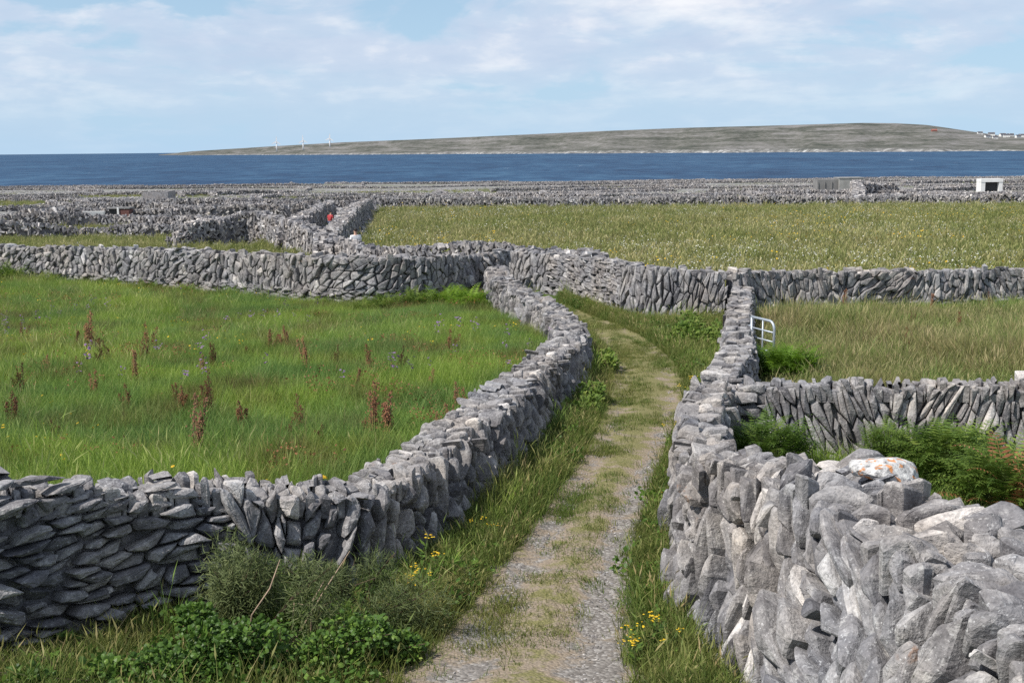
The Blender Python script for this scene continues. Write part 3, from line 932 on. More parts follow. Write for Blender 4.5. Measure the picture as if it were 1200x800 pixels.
# ---- farther walls: thousands of slabs a few pixels across, each wall one mesh of real stones round a core
def far_wall(label, pts, h=1.45, w=0.7, size=0.36, seed=1, group=None, name='dry_stone_wall', per_m2=None, mat=None, tonec=0.5):
    rs = np.random.default_rng(seed)
    P = catmull([(p[0], p[1], p[2] if len(p) > 2 else h) for p in pts], 0.5)
    xy, hh = P[:, :2], P[:, 2]
    d = np.concatenate([[0], np.cumsum(np.linalg.norm(np.diff(xy, axis=0), axis=1))])
    L = d[-1]
    n = int(L * (2 * h + w) / (size * size * 0.46))
    s = rs.random(n) * L
    cx, cy = np.interp(s, d, xy[:, 0]), np.interp(s, d, xy[:, 1])
    hs = np.interp(s, d, hh) * (1 + 0.22 * (vnoise(s, s * 0 + seed, 0.35, 3) - 0.5) * 2)
    hs = hs * (0.45 + 0.55 * smoothstep(0, 1.2, np.minimum(s, L - s)))
    e = 0.3
    tx = np.interp(np.minimum(s + e, L), d, xy[:, 0]) - np.interp(np.maximum(s - e, 0), d, xy[:, 0])
    ty = np.interp(np.minimum(s + e, L), d, xy[:, 1]) - np.interp(np.maximum(s - e, 0), d, xy[:, 1])
    tl = np.hypot(tx, ty)
    tx, ty = tx / tl, ty / tl
    prof = rs.random(n) * (2 * h + w)
    sidev = np.where(prof < h, -1.0, np.where(prof > h + w, 1.0, 0.0))
    v = np.where(sidev == 0, 1.0, np.where(prof < h, prof / h, (prof - h - w) / h))
    off = np.where(sidev == 0, (prof - h - w / 2), sidev * w * 0.5 * (1.15 - 0.3 * v))
    x, y = cx - ty * off, cy + tx * off
    g = ground(x, y)
    z = g + v * hs - np.where(sidev == 0, 0.04, 0.0)
    lean_ = rs.normal(0, 0.85, n)
    yaw = np.arctan2(ty, tx) + rs.normal(0, 0.25, n)
    a = size * rs.uniform(0.55, 1.25, n) * 0.5           # half length (upright)
    b = size * rs.uniform(0.20, 0.5, n) * 0.5            # half thickness along wall
    c = size * rs.uniform(0.4, 0.8, n) * 0.5             # half depth
    corners = np.array([(i, j, k) for k in (-1, 1) for j in (-1, 1) for i in (-1, 1)], float)
    loc = corners[None] * (1 + rs.normal(0, 0.16, (n, 8, 3)))
    lx, ly, lz = loc[..., 0] * b[:, None], loc[..., 1] * c[:, None], loc[..., 2] * a[:, None]
    cl_, sl__ = np.cos(lean_)[:, None], np.sin(lean_)[:, None]
    lx, lz = lx * cl_ + lz * sl__, -lx * sl__ + lz * cl_
    cyw, syw = np.cos(yaw)[:, None], np.sin(yaw)[:, None]
    X = x[:, None] + lx * cyw - ly * syw
    Y = y[:, None] + lx * syw + ly * cyw
    Z = np.maximum(z[:, None] + lz, g[:, None] - 0.3)
    Vs = np.stack([X, Y, Z], -1).reshape(-1, 3)
    quads = np.array([(0, 2, 3, 1), (4, 5, 7, 6), (0, 1, 5, 4), (1, 3, 7, 5), (3, 2, 6, 7), (2, 0, 4, 6)])
    Fs = (np.arange(n)[:, None, None] * 8 + quads[None]).reshape(-1, 4)
    tone = np.clip(rs.normal(tonec, 0.30, n), 0, 1)
    tone[rs.random(n) < 0.05] = 1.0
    # core
    idx = np.linspace(0, len(xy) - 1, max(2, int(L / 2.0))).astype(int)
    tg = np.gradient(xy, axis=0)
    tg /= np.linalg.norm(tg, axis=1, keepdims=True)
    cv = []
    for i in idx:
        gg = gz(xy[i, 0], xy[i, 1])
        for sg, f in ((1, 0), (1, 1), (-1, 1), (-1, 0)):
            ww = w * (0.45 if f == 0 else 0.26) - 0.06
            cv.append((xy[i, 0] - tg[i, 1] * ww * sg, xy[i, 1] + tg[i, 0] * ww * sg, gg - 0.4 if f == 0 else gg + hh[i] * (0.78 if i not in (idx[0], idx[-1]) else 0.1)))
    m = len(idx)
    k0 = len(Vs)
    cf = [(k0 + a_ * 4 + k, k0 + a_ * 4 + (k + 1) % 4, k0 + a_ * 4 + 4 + (k + 1) % 4, k0 + a_ * 4 + 4 + k) for a_ in range(m - 1) for k in range(4)]
    cf += [(k0, k0 + 3, k0 + 2, k0 + 1), (k0 + 4 * m - 4, k0 + 4 * m - 3, k0 + 4 * m - 2, k0 + 4 * m - 1)]
    V2 = np.vstack([Vs, np.array(cv)])
    F2 = np.vstack([Fs, np.array(cf)])
    mid = xy[len(xy) // 2]
    o0 = np.array([mid[0], mid[1], gz(mid[0], mid[1])])
    me = mesh_np(name, V2 - o0, F2, mat or STONE_FAR, False, {'tone': np.concatenate([np.repeat(tone, 8), np.full(len(cv), 0.15)])})
    o = link(name, me, None, tuple(o0), label=label, category='wall')
    if group:
        o['group'] = group
    WALL_LINES.append((xy[::2].copy(), w / 2))
    return o


far_wall('tall rough dry stone wall behind the field wall, rising to a hump on its left',
         [(-18.5, 62, 1.2), (-14.8, 66, 1.65), (-10.6, 58, 1.45), (-6.0, 48.5, .92), (-2.4, 46.0, 1.15), (1.35, 43.2, 1.25), (3.3, 38.2, 1.3)], seed=101, size=0.28)
far_wall('boreen wall with a dark shaded side edging the corner of the flowery meadow', [(-8.4, 50.5, 1.1), (-10.0, 68, 1.25), (-12.0, 88, 1.3), (-13.9, 112, 1.3)], seed=102, size=0.30, w=0.75)
far_wall('boreen wall on the far side of the narrow lane where the red-clad walker is', [(-12.0, 60, 1.1), (-14.0, 78, 1.2), (-16.3, 104, 1.25)], seed=103, size=0.30, w=0.7)
far_wall('long dry stone wall along the back edge of the flowery meadow', [(-14.5, 117, 1.25), (0, 116, 1.1), (20, 114.5, 1.05), (40, 112.5, 1.1), (62, 110.5, 1.05)], seed=104, size=0.33)
far_wall('short dark-faced field wall beside the small white trough', [(-42, 96.5, 1.0), (-38.5, 95, 1.1), (-35.0, 94.5, 1.05)], seed=105, size=0.45, h=1.05)
far_wall('collapsed pale stone wall climbing from the meadow edge toward the concrete tank', [(37, 122, .8), (42, 138, 1.5), (50, 165, 2.2), (58, 172, 1.6)], seed=106, size=0.5, w=1.1)
G_MAZE = 'dry stone field walls in the maze toward the sea'
rsM = np.random.default_rng(77)
# cross walls of the maze: broken lines, with open ground between
rows = [(71, -48, -17), (83, -62, -17.5), (98, -75, -17.5), (113, -80, -17), (128, -85, 75), (143, -90, 82), (160, -98, 90), (180, -105, 98), (202, -115, 105), (226, -125, 118), (253, -138, 130), (284, -150, 145), (318, -165, 160), (356, -180, 178), (398, -200, 198), (445, -220, 220), (497, -245, 245), (552, -270, 270), (596, -295, 300)]
for ri, (D, x0, x1) in enumerate(rows):
    nseg = 3 if D < 120 else 6
    xs = np.linspace(x0, x1, nseg * 2 + 1)
    amp = min(7, 0.03 * D)
    hgt = 0.95 if D < 120 else 0.9 if D < 135 else 0.68
    pts = [(x + rsM.normal() * 2, D + rsM.normal() * amp - 0.02 * x, max(.4, hgt + rsM.normal() * 0.18)) for x in xs]
    runs, cur = [], []
    for k in range(nseg):
        keep = rsM.random() < (0.68 if D < 120 else 0.55) or D in (128, 71)
        if keep:
            cur = cur + pts[2 * k + (1 if cur else 0):2 * k + 3]
        if (not keep or k == nseg - 1) and cur:
            runs.append(cur)
            cur = []
    for seg in runs:
        lab = 'one of the long low grey dry stone walls banding the stony ground toward the shore' if D > 120 else 'one of the low grey dry stone walls on the stony ground left of the boreen'
        far_wall(lab, seg, seed=200 + ri * 7 + len(seg), h=.8, size=0.24 + 0.0007 * D, w=0.55, group=G_MAZE if D > 120 else 'low walls left of the boreen')
# walls running toward the sea between them
for k in range(46):
    ri = int(rsM.integers(3, len(rows) - 1))
    D0, D1 = rows[ri][0], rows[ri + 1][0]
    x = rsM.uniform(rows[ri][1] * 0.95, rows[ri][2] * 0.95)
    if D0 < 128 and x > -17:
        continue
    far_wall('one of the short dry stone walls running seaward between the long field walls', [(x, D0, .7), (x * 1.05 + rsM.normal() * 2, 0.5 * (D0 + D1), .75), (x * 1.1 + rsM.normal() * 4, D1, .7)],
             seed=300 + k, h=.8, size=0.25 + 0.0007 * D0, w=0.6, group='short seaward field walls')

# ------------------------------------------------------------------ far island
IX = np.array([186, 200, 225, 320, 400, 500, 600, 700, 800, 880, 950, 1010, 1050, 1085, 1110, 1140, 1165, 1200, 1260, 1340.])
IY = np.array([181.5, 180.0, 177.4, 171.5, 167, 163, 158.5, 154, 150, 148, 146, 144.2, 144.6, 146.5, 150, 154.5, 158, 160, 161, 163.])
ISH = np.interp(IX, [120, 400, 700, 1000, 1340], [9000, 5600, 4200, 3400, 2900])
upx = np.linspace(186, 1340, 260)
vv = np.linspace(0, 1, 30)
iv, sh = [], []
for px in upx:
    Ds = np.interp(px, IX, ISH) * (1 + 0.012 * math.sin(px * 0.05) + 0.008 * math.sin(px * 0.13))
    depth = 1500 if px > 300 else 1500
    Dr = Ds + 0.72 * depth
    py = np.interp(px, IX, IY)
    dvec = fw + RT * (px - 600) / FPX + UP * (400 - py) / FPX
    zr = CZ + dvec[2] / dvec[1] * Dr
    lat = dvec[0] / dvec[1]
    Hh = max(1.0, zr + 14)
    for q in vv:
        D = Ds + q * depth
        prof = (0.10 * smoothstep(0, 0.03, q) + 0.36 * smoothstep(0.02, 0.45, q) + 0.54 * smoothstep(0.25, 0.72, q)) if q <= 0.72 else 1 - 0.8 * smoothstep(0.72, 1.0, q)
        z = -14.6 + (Hh + .6) * prof
        terr = Hh * 0.035 * (vnoise(np.array([px * 0.03]), np.array([q * 14.0]), 1.0, 3)[0] - 0.5) * 2 * (1 if 0.03 < q < 0.66 else 0)
        iv.append((lat * D, D, z + terr))
        sh.append(float(1 - smoothstep(0.01, 0.05, q)))
nv = len(vv)
ii = (np.arange(len(upx) - 1)[:, None] * nv + np.arange(nv - 1)[None]).ravel()
link('far_island', mesh_np('far_island', iv, np.stack([ii, ii + nv, ii + nv + 1, ii + 1], 1), ISLAND, True, {'shore': sh}), kind='structure')
ISV = np.array(iv).reshape(len(upx), nv, 3)


def island_point(px, q):
    i = int(np.clip(np.searchsorted(upx, px), 0, len(upx) - 1))
    return ISV[i, int(round(q * (nv - 1)))]


# wind turbines on the far island
def turbine(px, q, top_py, label, ang):
    b = island_point(px, q)
    D = b[1]
    dv = fw + RT * (px - 600) / FPX + UP * (400 - top_py) / FPX
    hub = (CZ + dv[2] / dv[1] * D) - b[2]
    hub = max(30, hub) * 0.70
    root = thing('wind_turbine', label, 'wind turbine', (b[0], b[1], b[2] - 2), group='wind turbines on the far island')
    MB().tube([(0, 0, 0), (0, 0, hub * .5), (0, 0, hub)], [4.6, 3.9, 3.0], 12).build('tower', TURB, root, smooth=True)
    MB().box((-2.2, -4.5, hub - 1.8), (2.2, 5.0, hub + 1.8)).build('nacelle', TURB, root)
    MB().tube([(0, -7.4, hub), (0, -6.4, hub), (0, -4.5, hub)], [0.3, 1.5, 1.9], 10).build('hub', TURB, root, smooth=True)
    R = hub * 0.52
    for k in range(3):
        a = ang + k * 2 * math.pi / 3
        dx, dz = math.sin(a), math.cos(a)
        px_, pz_ = dz, -dx
        V = []
        for f, wd in ((0.03, 1.2), (0.2, 3.4), (0.6, 2.6), (1.0, 0.9)):
            for sy_ in (-0.35, 0.35):
                for sw in (-1, 1):
                    V.append((dx * R * f + px_ * wd * sw, -5.6 + sy_, hub + dz * R * f + pz_ * wd * sw))
        Fc = []
        for i in range(3):
            a0, a1 = i * 4, i * 4 + 4
            for p, r in ((0, 1), (1, 3), (3, 2), (2, 0)):
                Fc.append((a0 + p, a0 + r, a1 + r, a1 + p))
        Fc += [(0, 2, 3, 1), (12, 13, 15, 14)]
        MB().add(V, Fc).build('blade', TURB, root)


turbine(323, 0.28, 160.5, 'white wind turbine farthest from the hump of the far island', 0.06)
turbine(354.5, 0.31, 159, 'white wind turbine in the middle of the row of three', -0.05)
turbine(384, 0.42, 157, 'white wind turbine of the row standing nearest the hump of the far island', 0.1)


# cottages on the far island
def cottage(px, q, wdt, h, label, roofmat=SLATE, wallmat=WHITEWASH, rz=0.0):
    b = island_point(px, q)
    root = thing('cottage', label, 'house', (b[0], b[1], b[2] - 1.5), rz, group='white cottages on the far island')
    d = wdt * 0.55
    w2, d2 = wdt / 2, d / 2
    h += 1.5
    r = h + d * 0.42
    MB().add([(-w2, -d2, 0), (w2, -d2, 0), (w2, d2, 0), (-w2, d2, 0), (-w2, -d2, h), (w2, -d2, h), (w2, d2, h), (-w2, d2, h), (-w2, 0, r), (w2, 0, r)],
             [(3, 2, 1, 0), (0, 1, 5, 4), (2, 3, 7, 6), (1, 2, 6, 9, 5), (3, 0, 4, 8, 7)]).build('wall', wallmat, root)
    ro = MB()
    for s in (-1, 1):
        ro.add([(-w2 - .4, s * (d2 + .5), h - .1), (w2 + .4, s * (d2 + .5), h - .1), (w2 + .4, 0, r + .25), (-w2 - .4, 0, r + .25),
                (-w2 - .4, s * (d2 + .5), h + .3), (w2 + .4, s * (d2 + .5), h + .3), (w2 + .4, 0, r + .7), (-w2 - .4, 0, r + .7)],
               [(3, 2, 1, 0), (4, 5, 6, 7), (0, 1, 5, 4), (1, 2, 6, 5), (2, 3, 7, 6), (3, 0, 4, 7)])
    rf = ro.build('roof', roofmat, root)
    MB().box((w2 - 2.0, -.8, r - .5), (w2 - .4, .8, r + 2.2)).build('chimney', wallmat, rf)
    MB().box((-.8, -d2 - .08, 0), (.8, -d2 + .1, 3.6)).build('door', SLATE, root)
    for x in (-w2 * .55, w2 * .55):
        MB().box((x - .9, -d2 - .08, 2.6), (x + .9, -d2 + .1, 4.2)).build('window', SLATE, root)


for k, (px, q, wd) in enumerate([(1146, .60, 17), (1156, .48, 20), (1160, .58, 22), (1166, .5, 18), (1171, .6, 24), (1177, .55, 20), (1183, .62, 22), (1189, .55, 18), (1196, .6, 20), (1203, .5, 22), (1213, .6, 20), (1226, .55, 22)]):
    cottage(px, q, wd, 4.5 + (k % 3), 'one of the white cottages scattered on the low end of the far island', rz=0.3 * math.sin(k * 2.1))
cottage(1094, 0.5, 18, 3, 'long barn with orange-red sheeting on the slope of the far island', REDROOF, REDROOF)

# ------------------------------------------------------------------ buildings beyond the meadow
def px_xy(px, D):
    dv = fw + RT * (px - 600) / FPX + UP * (400 - 215) / FPX
    return float(dv[0] / dv[1] * D), float(D)


x, y = px_xy(1162.5, 214)
z = gz(x, y)
root = thing('shelter', 'small white flat-roofed concrete shelter with a wide dark opening', 'shed', (x, y, z - .3), 0.03)
m = MB()
W2, Hh, dp = 2.05, 2.75, 2.0
m.box((-W2, 0, 0), (-W2 + .8, dp, Hh - .5)).box((W2 - .7, 0, 0), (W2, dp, Hh - .5)).box((-W2 + .8, dp - .3, 0), (W2 - .7, dp - .002, Hh - .5))
m.build('wall', WHITEWASH, root)
MB().box((-W2 - .04, -.06, Hh - .499), (W2 + .04, dp + .04, Hh + .1)).build('roof', WHITEWASH, root)
MB().box((-W2 + .802, .7, .1), (W2 - .702, .8, Hh - .55)).build('shade_panel', SHADEINT, root)  # dark panel set across the opening, painting in the shade behind it

x, y = px_xy(985, 214)
z = gz(x, y)
root = thing('water_tank', 'long low grey concrete tank with a darker recessed half', 'tank', (x, y, z - .3), 0.02)
MB().box((-.2, 0, 0), (4.3, 3.5, 3.2)).build('tank_block', CONCRETE, root)
MB().box((-4.2, .6, 0), (-.202, 3.4, 3.0)).build('recessed_wall', CONCRETE_D, root)
MB().box((-.3, -.1, 3.202), (4.4, 3.6, 3.35)).build('coping_slab', CONCRETE, root)
for xx in (-4.15, -2.9, -1.6):
    MB().box((xx, .45, 0), (xx + .18, .599, 2.6)).build('buttress', CONCRETE_D, root)

x, y = px_xy(136, 97)
z = gz(x, y)
root = thing('hut', 'tiny stone hut with dark doorway and red-brown boarded half', 'shed', (x, y, z - .25), 0.0)
root.scale = (.85, .85, .85)
MB().box((-1.0, 0.3, -.2), (-.1, 1.6, 1.55)).build('wall', SHADEINT, root)  # solid block, its dark colour painting the shade of the doorway
MB().box((.12, 0.1, -.2), (1.05, 1.6, 1.45)).build('boarded_wall', REDDOOR, root)
MB().box((-.098, 0, -.2), (.08, .25, 1.7)).build('door_post', WHITEWASH, root)
MB().box((-1.1, .05, 1.552), (1.15, 1.7, 1.68)).build('roof_slab', CONCRETE_D, root)
x, y = px_xy(108, 95.5)
root = thing('trough', 'small white-painted trough lying beside the dark-faced field wall', 'trough', (x, y, gz(x, y) + .55), 0.1)
MB().add([(-.75, -.25, 0), (.75, -.25, 0), (.75, .25, 0), (-.75, .25, 0), (-.85, -.32, .38), (.85, -.32, .38), (.85, .32, .38), (-.85, .32, .38), (-.78, -.25, .38), (.78, -.25, .38), (.78, .25, .38), (-.78, .25, .38), (-.68, -.18, .08), (.68, -.18, .08), (.68, .18, .08), (-.68, .18, .08)],
         [(3, 2, 1, 0), (0, 1, 5, 4), (1, 2, 6, 5), (2, 3, 7, 6), (3, 0, 4, 7), (4, 5, 9, 8), (5, 6, 10, 9), (6, 7, 11, 10), (7, 4, 8, 11), (8, 9, 13, 12), (9, 10, 14, 13), (10, 11, 15, 14), (11, 8, 12, 15), (12, 13, 14, 15)]).build('basin', WHITEWASH, root)
for xx in (-.5, .5):
    MB().box((xx - .12, -.2, -.6), (xx + .12, .2, -.001)).build('foot', CONCRETE, root)
x, y = px_xy(181, 172)
root = thing('sheep_pen', 'dark walled pen beside a strip of green grass toward the sea', 'pen', (x, y, gz(x, y) - .3), 0.0)
MB().box((-1.9, 0, 0), (1.9, .5, 1.75)).build('front_wall', STONE_FAR, root)
MB().box((1.3, .502, 0), (1.9, 4, 1.9)).build('side_wall', STONE_FAR, root)

# ------------------------------------------------------------------ gate
gx0, gy0, gx1, gy1 = 4.93, 23.1, 5.22, 22.35
gl = math.hypot(gx1 - gx0, gy1 - gy0)
gzz = min(gz(gx0, gy0), gz(gx1, gy1)) + 0.06
root = thing('metal_gate', 'galvanised tubular metal gate standing open behind the narrow wall', 'gate', (gx0, gy0, gzz), math.atan2(gy1 - gy0, gx1 - gx0))
fr = []
for k in range(7):
    a = math.pi / 2 * k / 6
    fr.append((gl - .16 + .16 * math.sin(a), 0, 0.94 + .16 * math.cos(a)))
MB().tube([(0, 0, 0), (0, 0, 1.10)], .026, 10).build('hinge_stile', GALV, root, smooth=True)
MB().tube([(0, 0, 1.10)] + fr + [(gl, 0, .05)], .026, 10).build('top_rail_and_stile', GALV, root, smooth=True)
for h in (.06, .27, .48, .69, .88):
    MB().tube([(0.02, 0, h), (gl - .01, 0, h)], .017, 8).build('rail', GALV, root, smooth=True)
MB().tube([(gl * .5, 0, .06), (gl * .5, 0, 1.09)], .016, 8).build('upright', GALV, root, smooth=True)
for h in (.3, .9):
    MB().box((-.09, -.03, h - .02), (0.0, .03, h + .02)).build('hinge', GALV, root)


# ------------------------------------------------------------------ people
def skin_body(name, verts, edges, radii, mat, parent, root_i=0):
    me = bpy.data.meshes.new(name)
    me.from_pydata(verts, edges, [])
    o = bpy.data.objects.new(name, me)
    col.objects.link(o)
    o.parent = parent
    md = o.modifiers.new('skin', 'SKIN')
    for i, r in enumerate(radii):
        sv = me.skin_vertices[0].data[i]
        sv.radius = r if isinstance(r, tuple) else (r, r)
        sv.use_root = (i == root_i)
    o.modifiers.new('sub', 'SUBSURF').render_levels = 2
    for p in o.modifiers:
        if p.type == 'SUBSURF':
            p.levels = 1
    me.materials.append(mat)
    return o


def person(label, x, y, h, rz, shirt, bend=0.0):
    k = h / 1.75
    root = thing('person', label, 'person', (x, y, gz(x, y)), rz)
    f = lambda pts: [(px_ * k, py_ * k + bend * max(0, pz_ - .95) * k, pz_ * k) for px_, py_, pz_ in pts]
    vs = f([(0, 0, .95), (0, 0, 1.15), (0, 0, 1.38), (0, 0, 1.50), (0, .01, 1.58), (0, .02, 1.67), (0, .01, 1.73),
            (.20, 0, 1.40), (.25, .02, 1.13), (.24, .12, .90), (.23, .17, .82), (-.20, 0, 1.40), (-.25, .02, 1.13), (-.24, .12, .90), (-.23, .17, .82),
            (.10, 0, .88), (.11, .02, .50), (.11, 0, .08), (.11, .16, .04), (-.10, 0, .88), (-.11, .10, .50), (-.11, .06, .08), (-.11, .22, .04)])
    ed = [(0, 1), (1, 2), (2, 3), (3, 4), (4, 5), (5, 6), (2, 7), (7, 8), (8, 9), (9, 10), (2, 11), (11, 12), (12, 13), (13, 14), (0, 15), (15, 16), (16, 17), (17, 18), (0, 19), (19, 20), (20, 21), (21, 22)]
    rr = [(.15, .11), (.13, .10), (.15, .10), .055, (.07, .085), (.08, .1), (.05, .06), .055, .045, .035, .04, .055, .045, .035, .04, .085, .06, .045, .04, .085, .06, .045, .04]
    rr = [tuple(q * k for q in r) if isinstance(r, tuple) else r * k for r in rr]
    skin_body('body', vs, ed, rr, SKIN, root)
    sv = f([(0, 0, .92), (0, 0, 1.15), (0, 0, 1.38), (0, 0, 1.46), (.20, 0, 1.40), (.24, .01, 1.18), (-.20, 0, 1.40), (-.24, .01, 1.18)])
    skin_body('shirt', sv, [(0, 1), (1, 2), (2, 3), (2, 4), (4, 5), (2, 6), (6, 7)], [(.185 * k, .145 * k), (.17 * k, .135 * k), (.185 * k, .13 * k), .085 * k, .085 * k, .075 * k, .085 * k, .075 * k], shirt, root)
    tv = f([(0, 0, .96), (.10, 0, .88), (.11, .02, .50), (.11, 0, .10), (-.10, 0, .88), (-.11, .10, .50), (-.11, .06, .10)])
    skin_body('trousers', tv, [(0, 1), (1, 2), (2, 3), (0, 4), (4, 5), (5, 6)], [(.165 * k, .13 * k), .105 * k, .085 * k, .07 * k, .105 * k, .085 * k, .07 * k], DENIM, root)
    hv = f([(0, -.03, 1.62), (0, -.03, 1.70), (0, 0, 1.755)])
    skin_body('hair', hv, [(0, 1), (1, 2)], [(.085 * k, .075 * k), (.095 * k, .1 * k), (.06 * k, .07 * k)], HAIR, root)


person('dark-haired walker in a white shirt behind the rough stone wall', -6.9, 50.6, 1.66, 0.5, SHIRTW)
person('walker in a red top in the boreen between two stone walls', -12.2, 77.0, 1.42, -0.4, SHIRTR, bend=0.25)

# ------------------------------------------------------------------ vegetation sources
SRC = {}


def src_col(name, meshes):
    c = bpy.data.collections.new(name)
    for me in meshes:
        o = bpy.data.objects.new(me.name, me)
        c.objects.link(o)
    SRC[name] = c
    return c


def blades(rs, n, h, spread, width, bend, mat, seed_heads=0.0, hvar=0.35, tone_mu=0.45, wind=(0.12, 0.0), name='blade_tuft'):
    V, Fc, A = [], [], []
    for _ in range(n):
        r = spread * math.sqrt(rs.random())
        a = rs.random() * 2 * math.pi
        bx, by = r * math.cos(a), r * math.sin(a)
        hh = h * (1 + hvar * rs.normal())
        hh = max(0.25 * h, hh)
        az = rs.random() * 2 * math.pi
        b = bend * abs(rs.normal(1, 0.5)) * hh
        dx, dy = math.cos(az) * b + wind[0] * hh, math.sin(az) * b + wind[1] * hh
        wz = rs.random() * math.pi
        wx, wy = math.cos(wz) * width, math.sin(wz) * width
        tone = float(np.clip(rs.normal(tone_mu, 0.22), 0, 1))
        i = len(V)
        seed = rs.random() < seed_heads
        m1, m2 = 0.5, 0.85
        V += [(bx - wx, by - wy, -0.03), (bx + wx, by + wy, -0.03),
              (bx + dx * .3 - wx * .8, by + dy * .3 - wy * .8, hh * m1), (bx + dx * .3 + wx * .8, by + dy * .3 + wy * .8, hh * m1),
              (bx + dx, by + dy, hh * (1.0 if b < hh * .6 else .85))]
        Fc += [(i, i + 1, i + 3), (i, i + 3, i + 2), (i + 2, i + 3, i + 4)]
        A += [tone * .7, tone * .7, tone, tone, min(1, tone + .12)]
        if seed:
            j = len(V)
            tz = hh * 1.0
            V += [(bx + dx * .8 - wx * 1.8, by + dy * .8 - wy * 1.8, tz * .93), (bx + dx * .8 + wx * 1.8, by + dy * .8 + wy * 1.8, tz * .93), (bx + dx * 1.1, by + dy * 1.1, tz * 1.12), (bx + dx * .7, by + dy * .7, tz * .82)]
            Fc += [(j, j + 1, j + 2), (j, j + 3, j + 1)]
            A += [0.98] * 4
    me = mesh_np(name, np.array(V), np.array(Fc), mat, True, {'tone': A})
    return me


def herb(rs, n, h, spread, leaf, mat, name='leafy_herb', tone_mu=0.45):
    V, Fc, A = [], [], []
    for _ in range(n):
        r = spread * math.sqrt(rs.random())
        a = rs.random() * 2 * math.pi
        c = np.array([r * math.cos(a), r * math.sin(a), h * rs.random() ** 0.7])
        d = rs.normal(size=3)
        d[2] = abs(d[2]) * .6
        d /= np.linalg.norm(d)
        s = np.cross(d, rs.normal(size=3))
        s /= np.linalg.norm(s)
        L = leaf * rs.uniform(.6, 1.4)
        i = len(V)
        V += [tuple(c), tuple(c + d * L * .5 + s * L * .28), tuple(c + d * L), tuple(c + d * L * .5 - s * L * .28)]
        Fc += [(i, i + 1, i + 2), (i, i + 2, i + 3)]
        t = float(np.clip(rs.normal(tone_mu, .22), 0, 1))
        A += [t] * 4
    return mesh_np(name, np.array(V), np.array(Fc), mat, False, {'tone': A})


def flower(rs, r, h, n, spread, mat):
    V, Fc, A = [], [], []
    for _ in range(n):
        a = rs.random() * 6.283
        q = spread * math.sqrt(rs.random())
        c = np.array([q * math.cos(a), q * math.sin(a), h * rs.uniform(.75, 1.1)])
        i = len(V)
        nrm_ = np.array([rs.normal() * .3, rs.normal() * .3 - .3, 1])
        nrm_ /= np.linalg.norm(nrm_)
        s = np.cross(nrm_, [1, 0, 0.1])
        s /= np.linalg.norm(s)
        t = np.cross(nrm_, s)
        V.append(tuple(c + nrm_ * r * .35))
        for k in range(6):
            V.append(tuple(c + (s * math.cos(k * 1.0472) + t * math.sin(k * 1.0472)) * r))
        Fc += [(i, i + 1 + k, i + 1 + (k + 1) % 6) for k in range(6)]
        A += [rs.random()] * 7
    return mesh_np('flower_head', np.array(V), np.array(Fc), mat, False, {'tone': A})


rsV = np.random.default_rng(9)
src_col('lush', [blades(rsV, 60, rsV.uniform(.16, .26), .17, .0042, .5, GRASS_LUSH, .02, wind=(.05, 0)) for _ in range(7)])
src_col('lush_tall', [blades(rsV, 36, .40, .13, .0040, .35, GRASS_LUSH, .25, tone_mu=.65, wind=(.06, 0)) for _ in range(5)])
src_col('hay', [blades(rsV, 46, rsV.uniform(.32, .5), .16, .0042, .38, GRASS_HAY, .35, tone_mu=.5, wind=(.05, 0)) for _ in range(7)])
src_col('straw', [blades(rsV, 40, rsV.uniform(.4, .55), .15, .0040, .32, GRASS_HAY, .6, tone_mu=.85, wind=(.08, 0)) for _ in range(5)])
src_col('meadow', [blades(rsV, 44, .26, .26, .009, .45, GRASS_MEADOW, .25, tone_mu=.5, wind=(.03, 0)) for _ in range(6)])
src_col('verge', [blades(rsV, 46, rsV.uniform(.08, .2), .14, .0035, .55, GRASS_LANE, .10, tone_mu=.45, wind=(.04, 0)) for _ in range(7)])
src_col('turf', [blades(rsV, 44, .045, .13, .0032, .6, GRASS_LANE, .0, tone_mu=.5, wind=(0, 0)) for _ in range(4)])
src_col('herb', [herb(rsV, 60, .20, .16, .06, BRAMBLE) for _ in range(4)])
src_col('herb_rust', [herb(rsV, 46, .40, .17, .032, RUST) for _ in range(3)])
src_col('daisies', [flower(rsV, .030, .56, 5, .5, WHITEF) for _ in range(4)])
src_col('buttercups', [flower(rsV, .020, .38, 3, .16, YELLOW) for _ in range(3)])
src_col('vetch', [flower(rsV, .020, .50, 9, .07, PURPLE) for _ in range(3)])


def pebble(rs):
    import bmesh
    bm = bmesh.new()
    bmesh.ops.create_icosphere(bm, subdivisions=1, radius=1)
    for v in bm.verts:
        v.co *= rs.uniform(.7, 1.15)
        v.co.z *= .55
    me = bpy.data.meshes.new('pebble')
    bm.to_mesh(me)
    bm.free()
    a = me.attributes.new('tone', 'FLOAT', 'POINT')
    tn = float(np.clip(rs.normal(.42, .3), 0, 1))
    a.data.foreach_set('value', [tn] * len(me.vertices))
    me.materials.append(STONE)
    return me


src_col('pebbles', [pebble(rsV) for _ in range(9)])


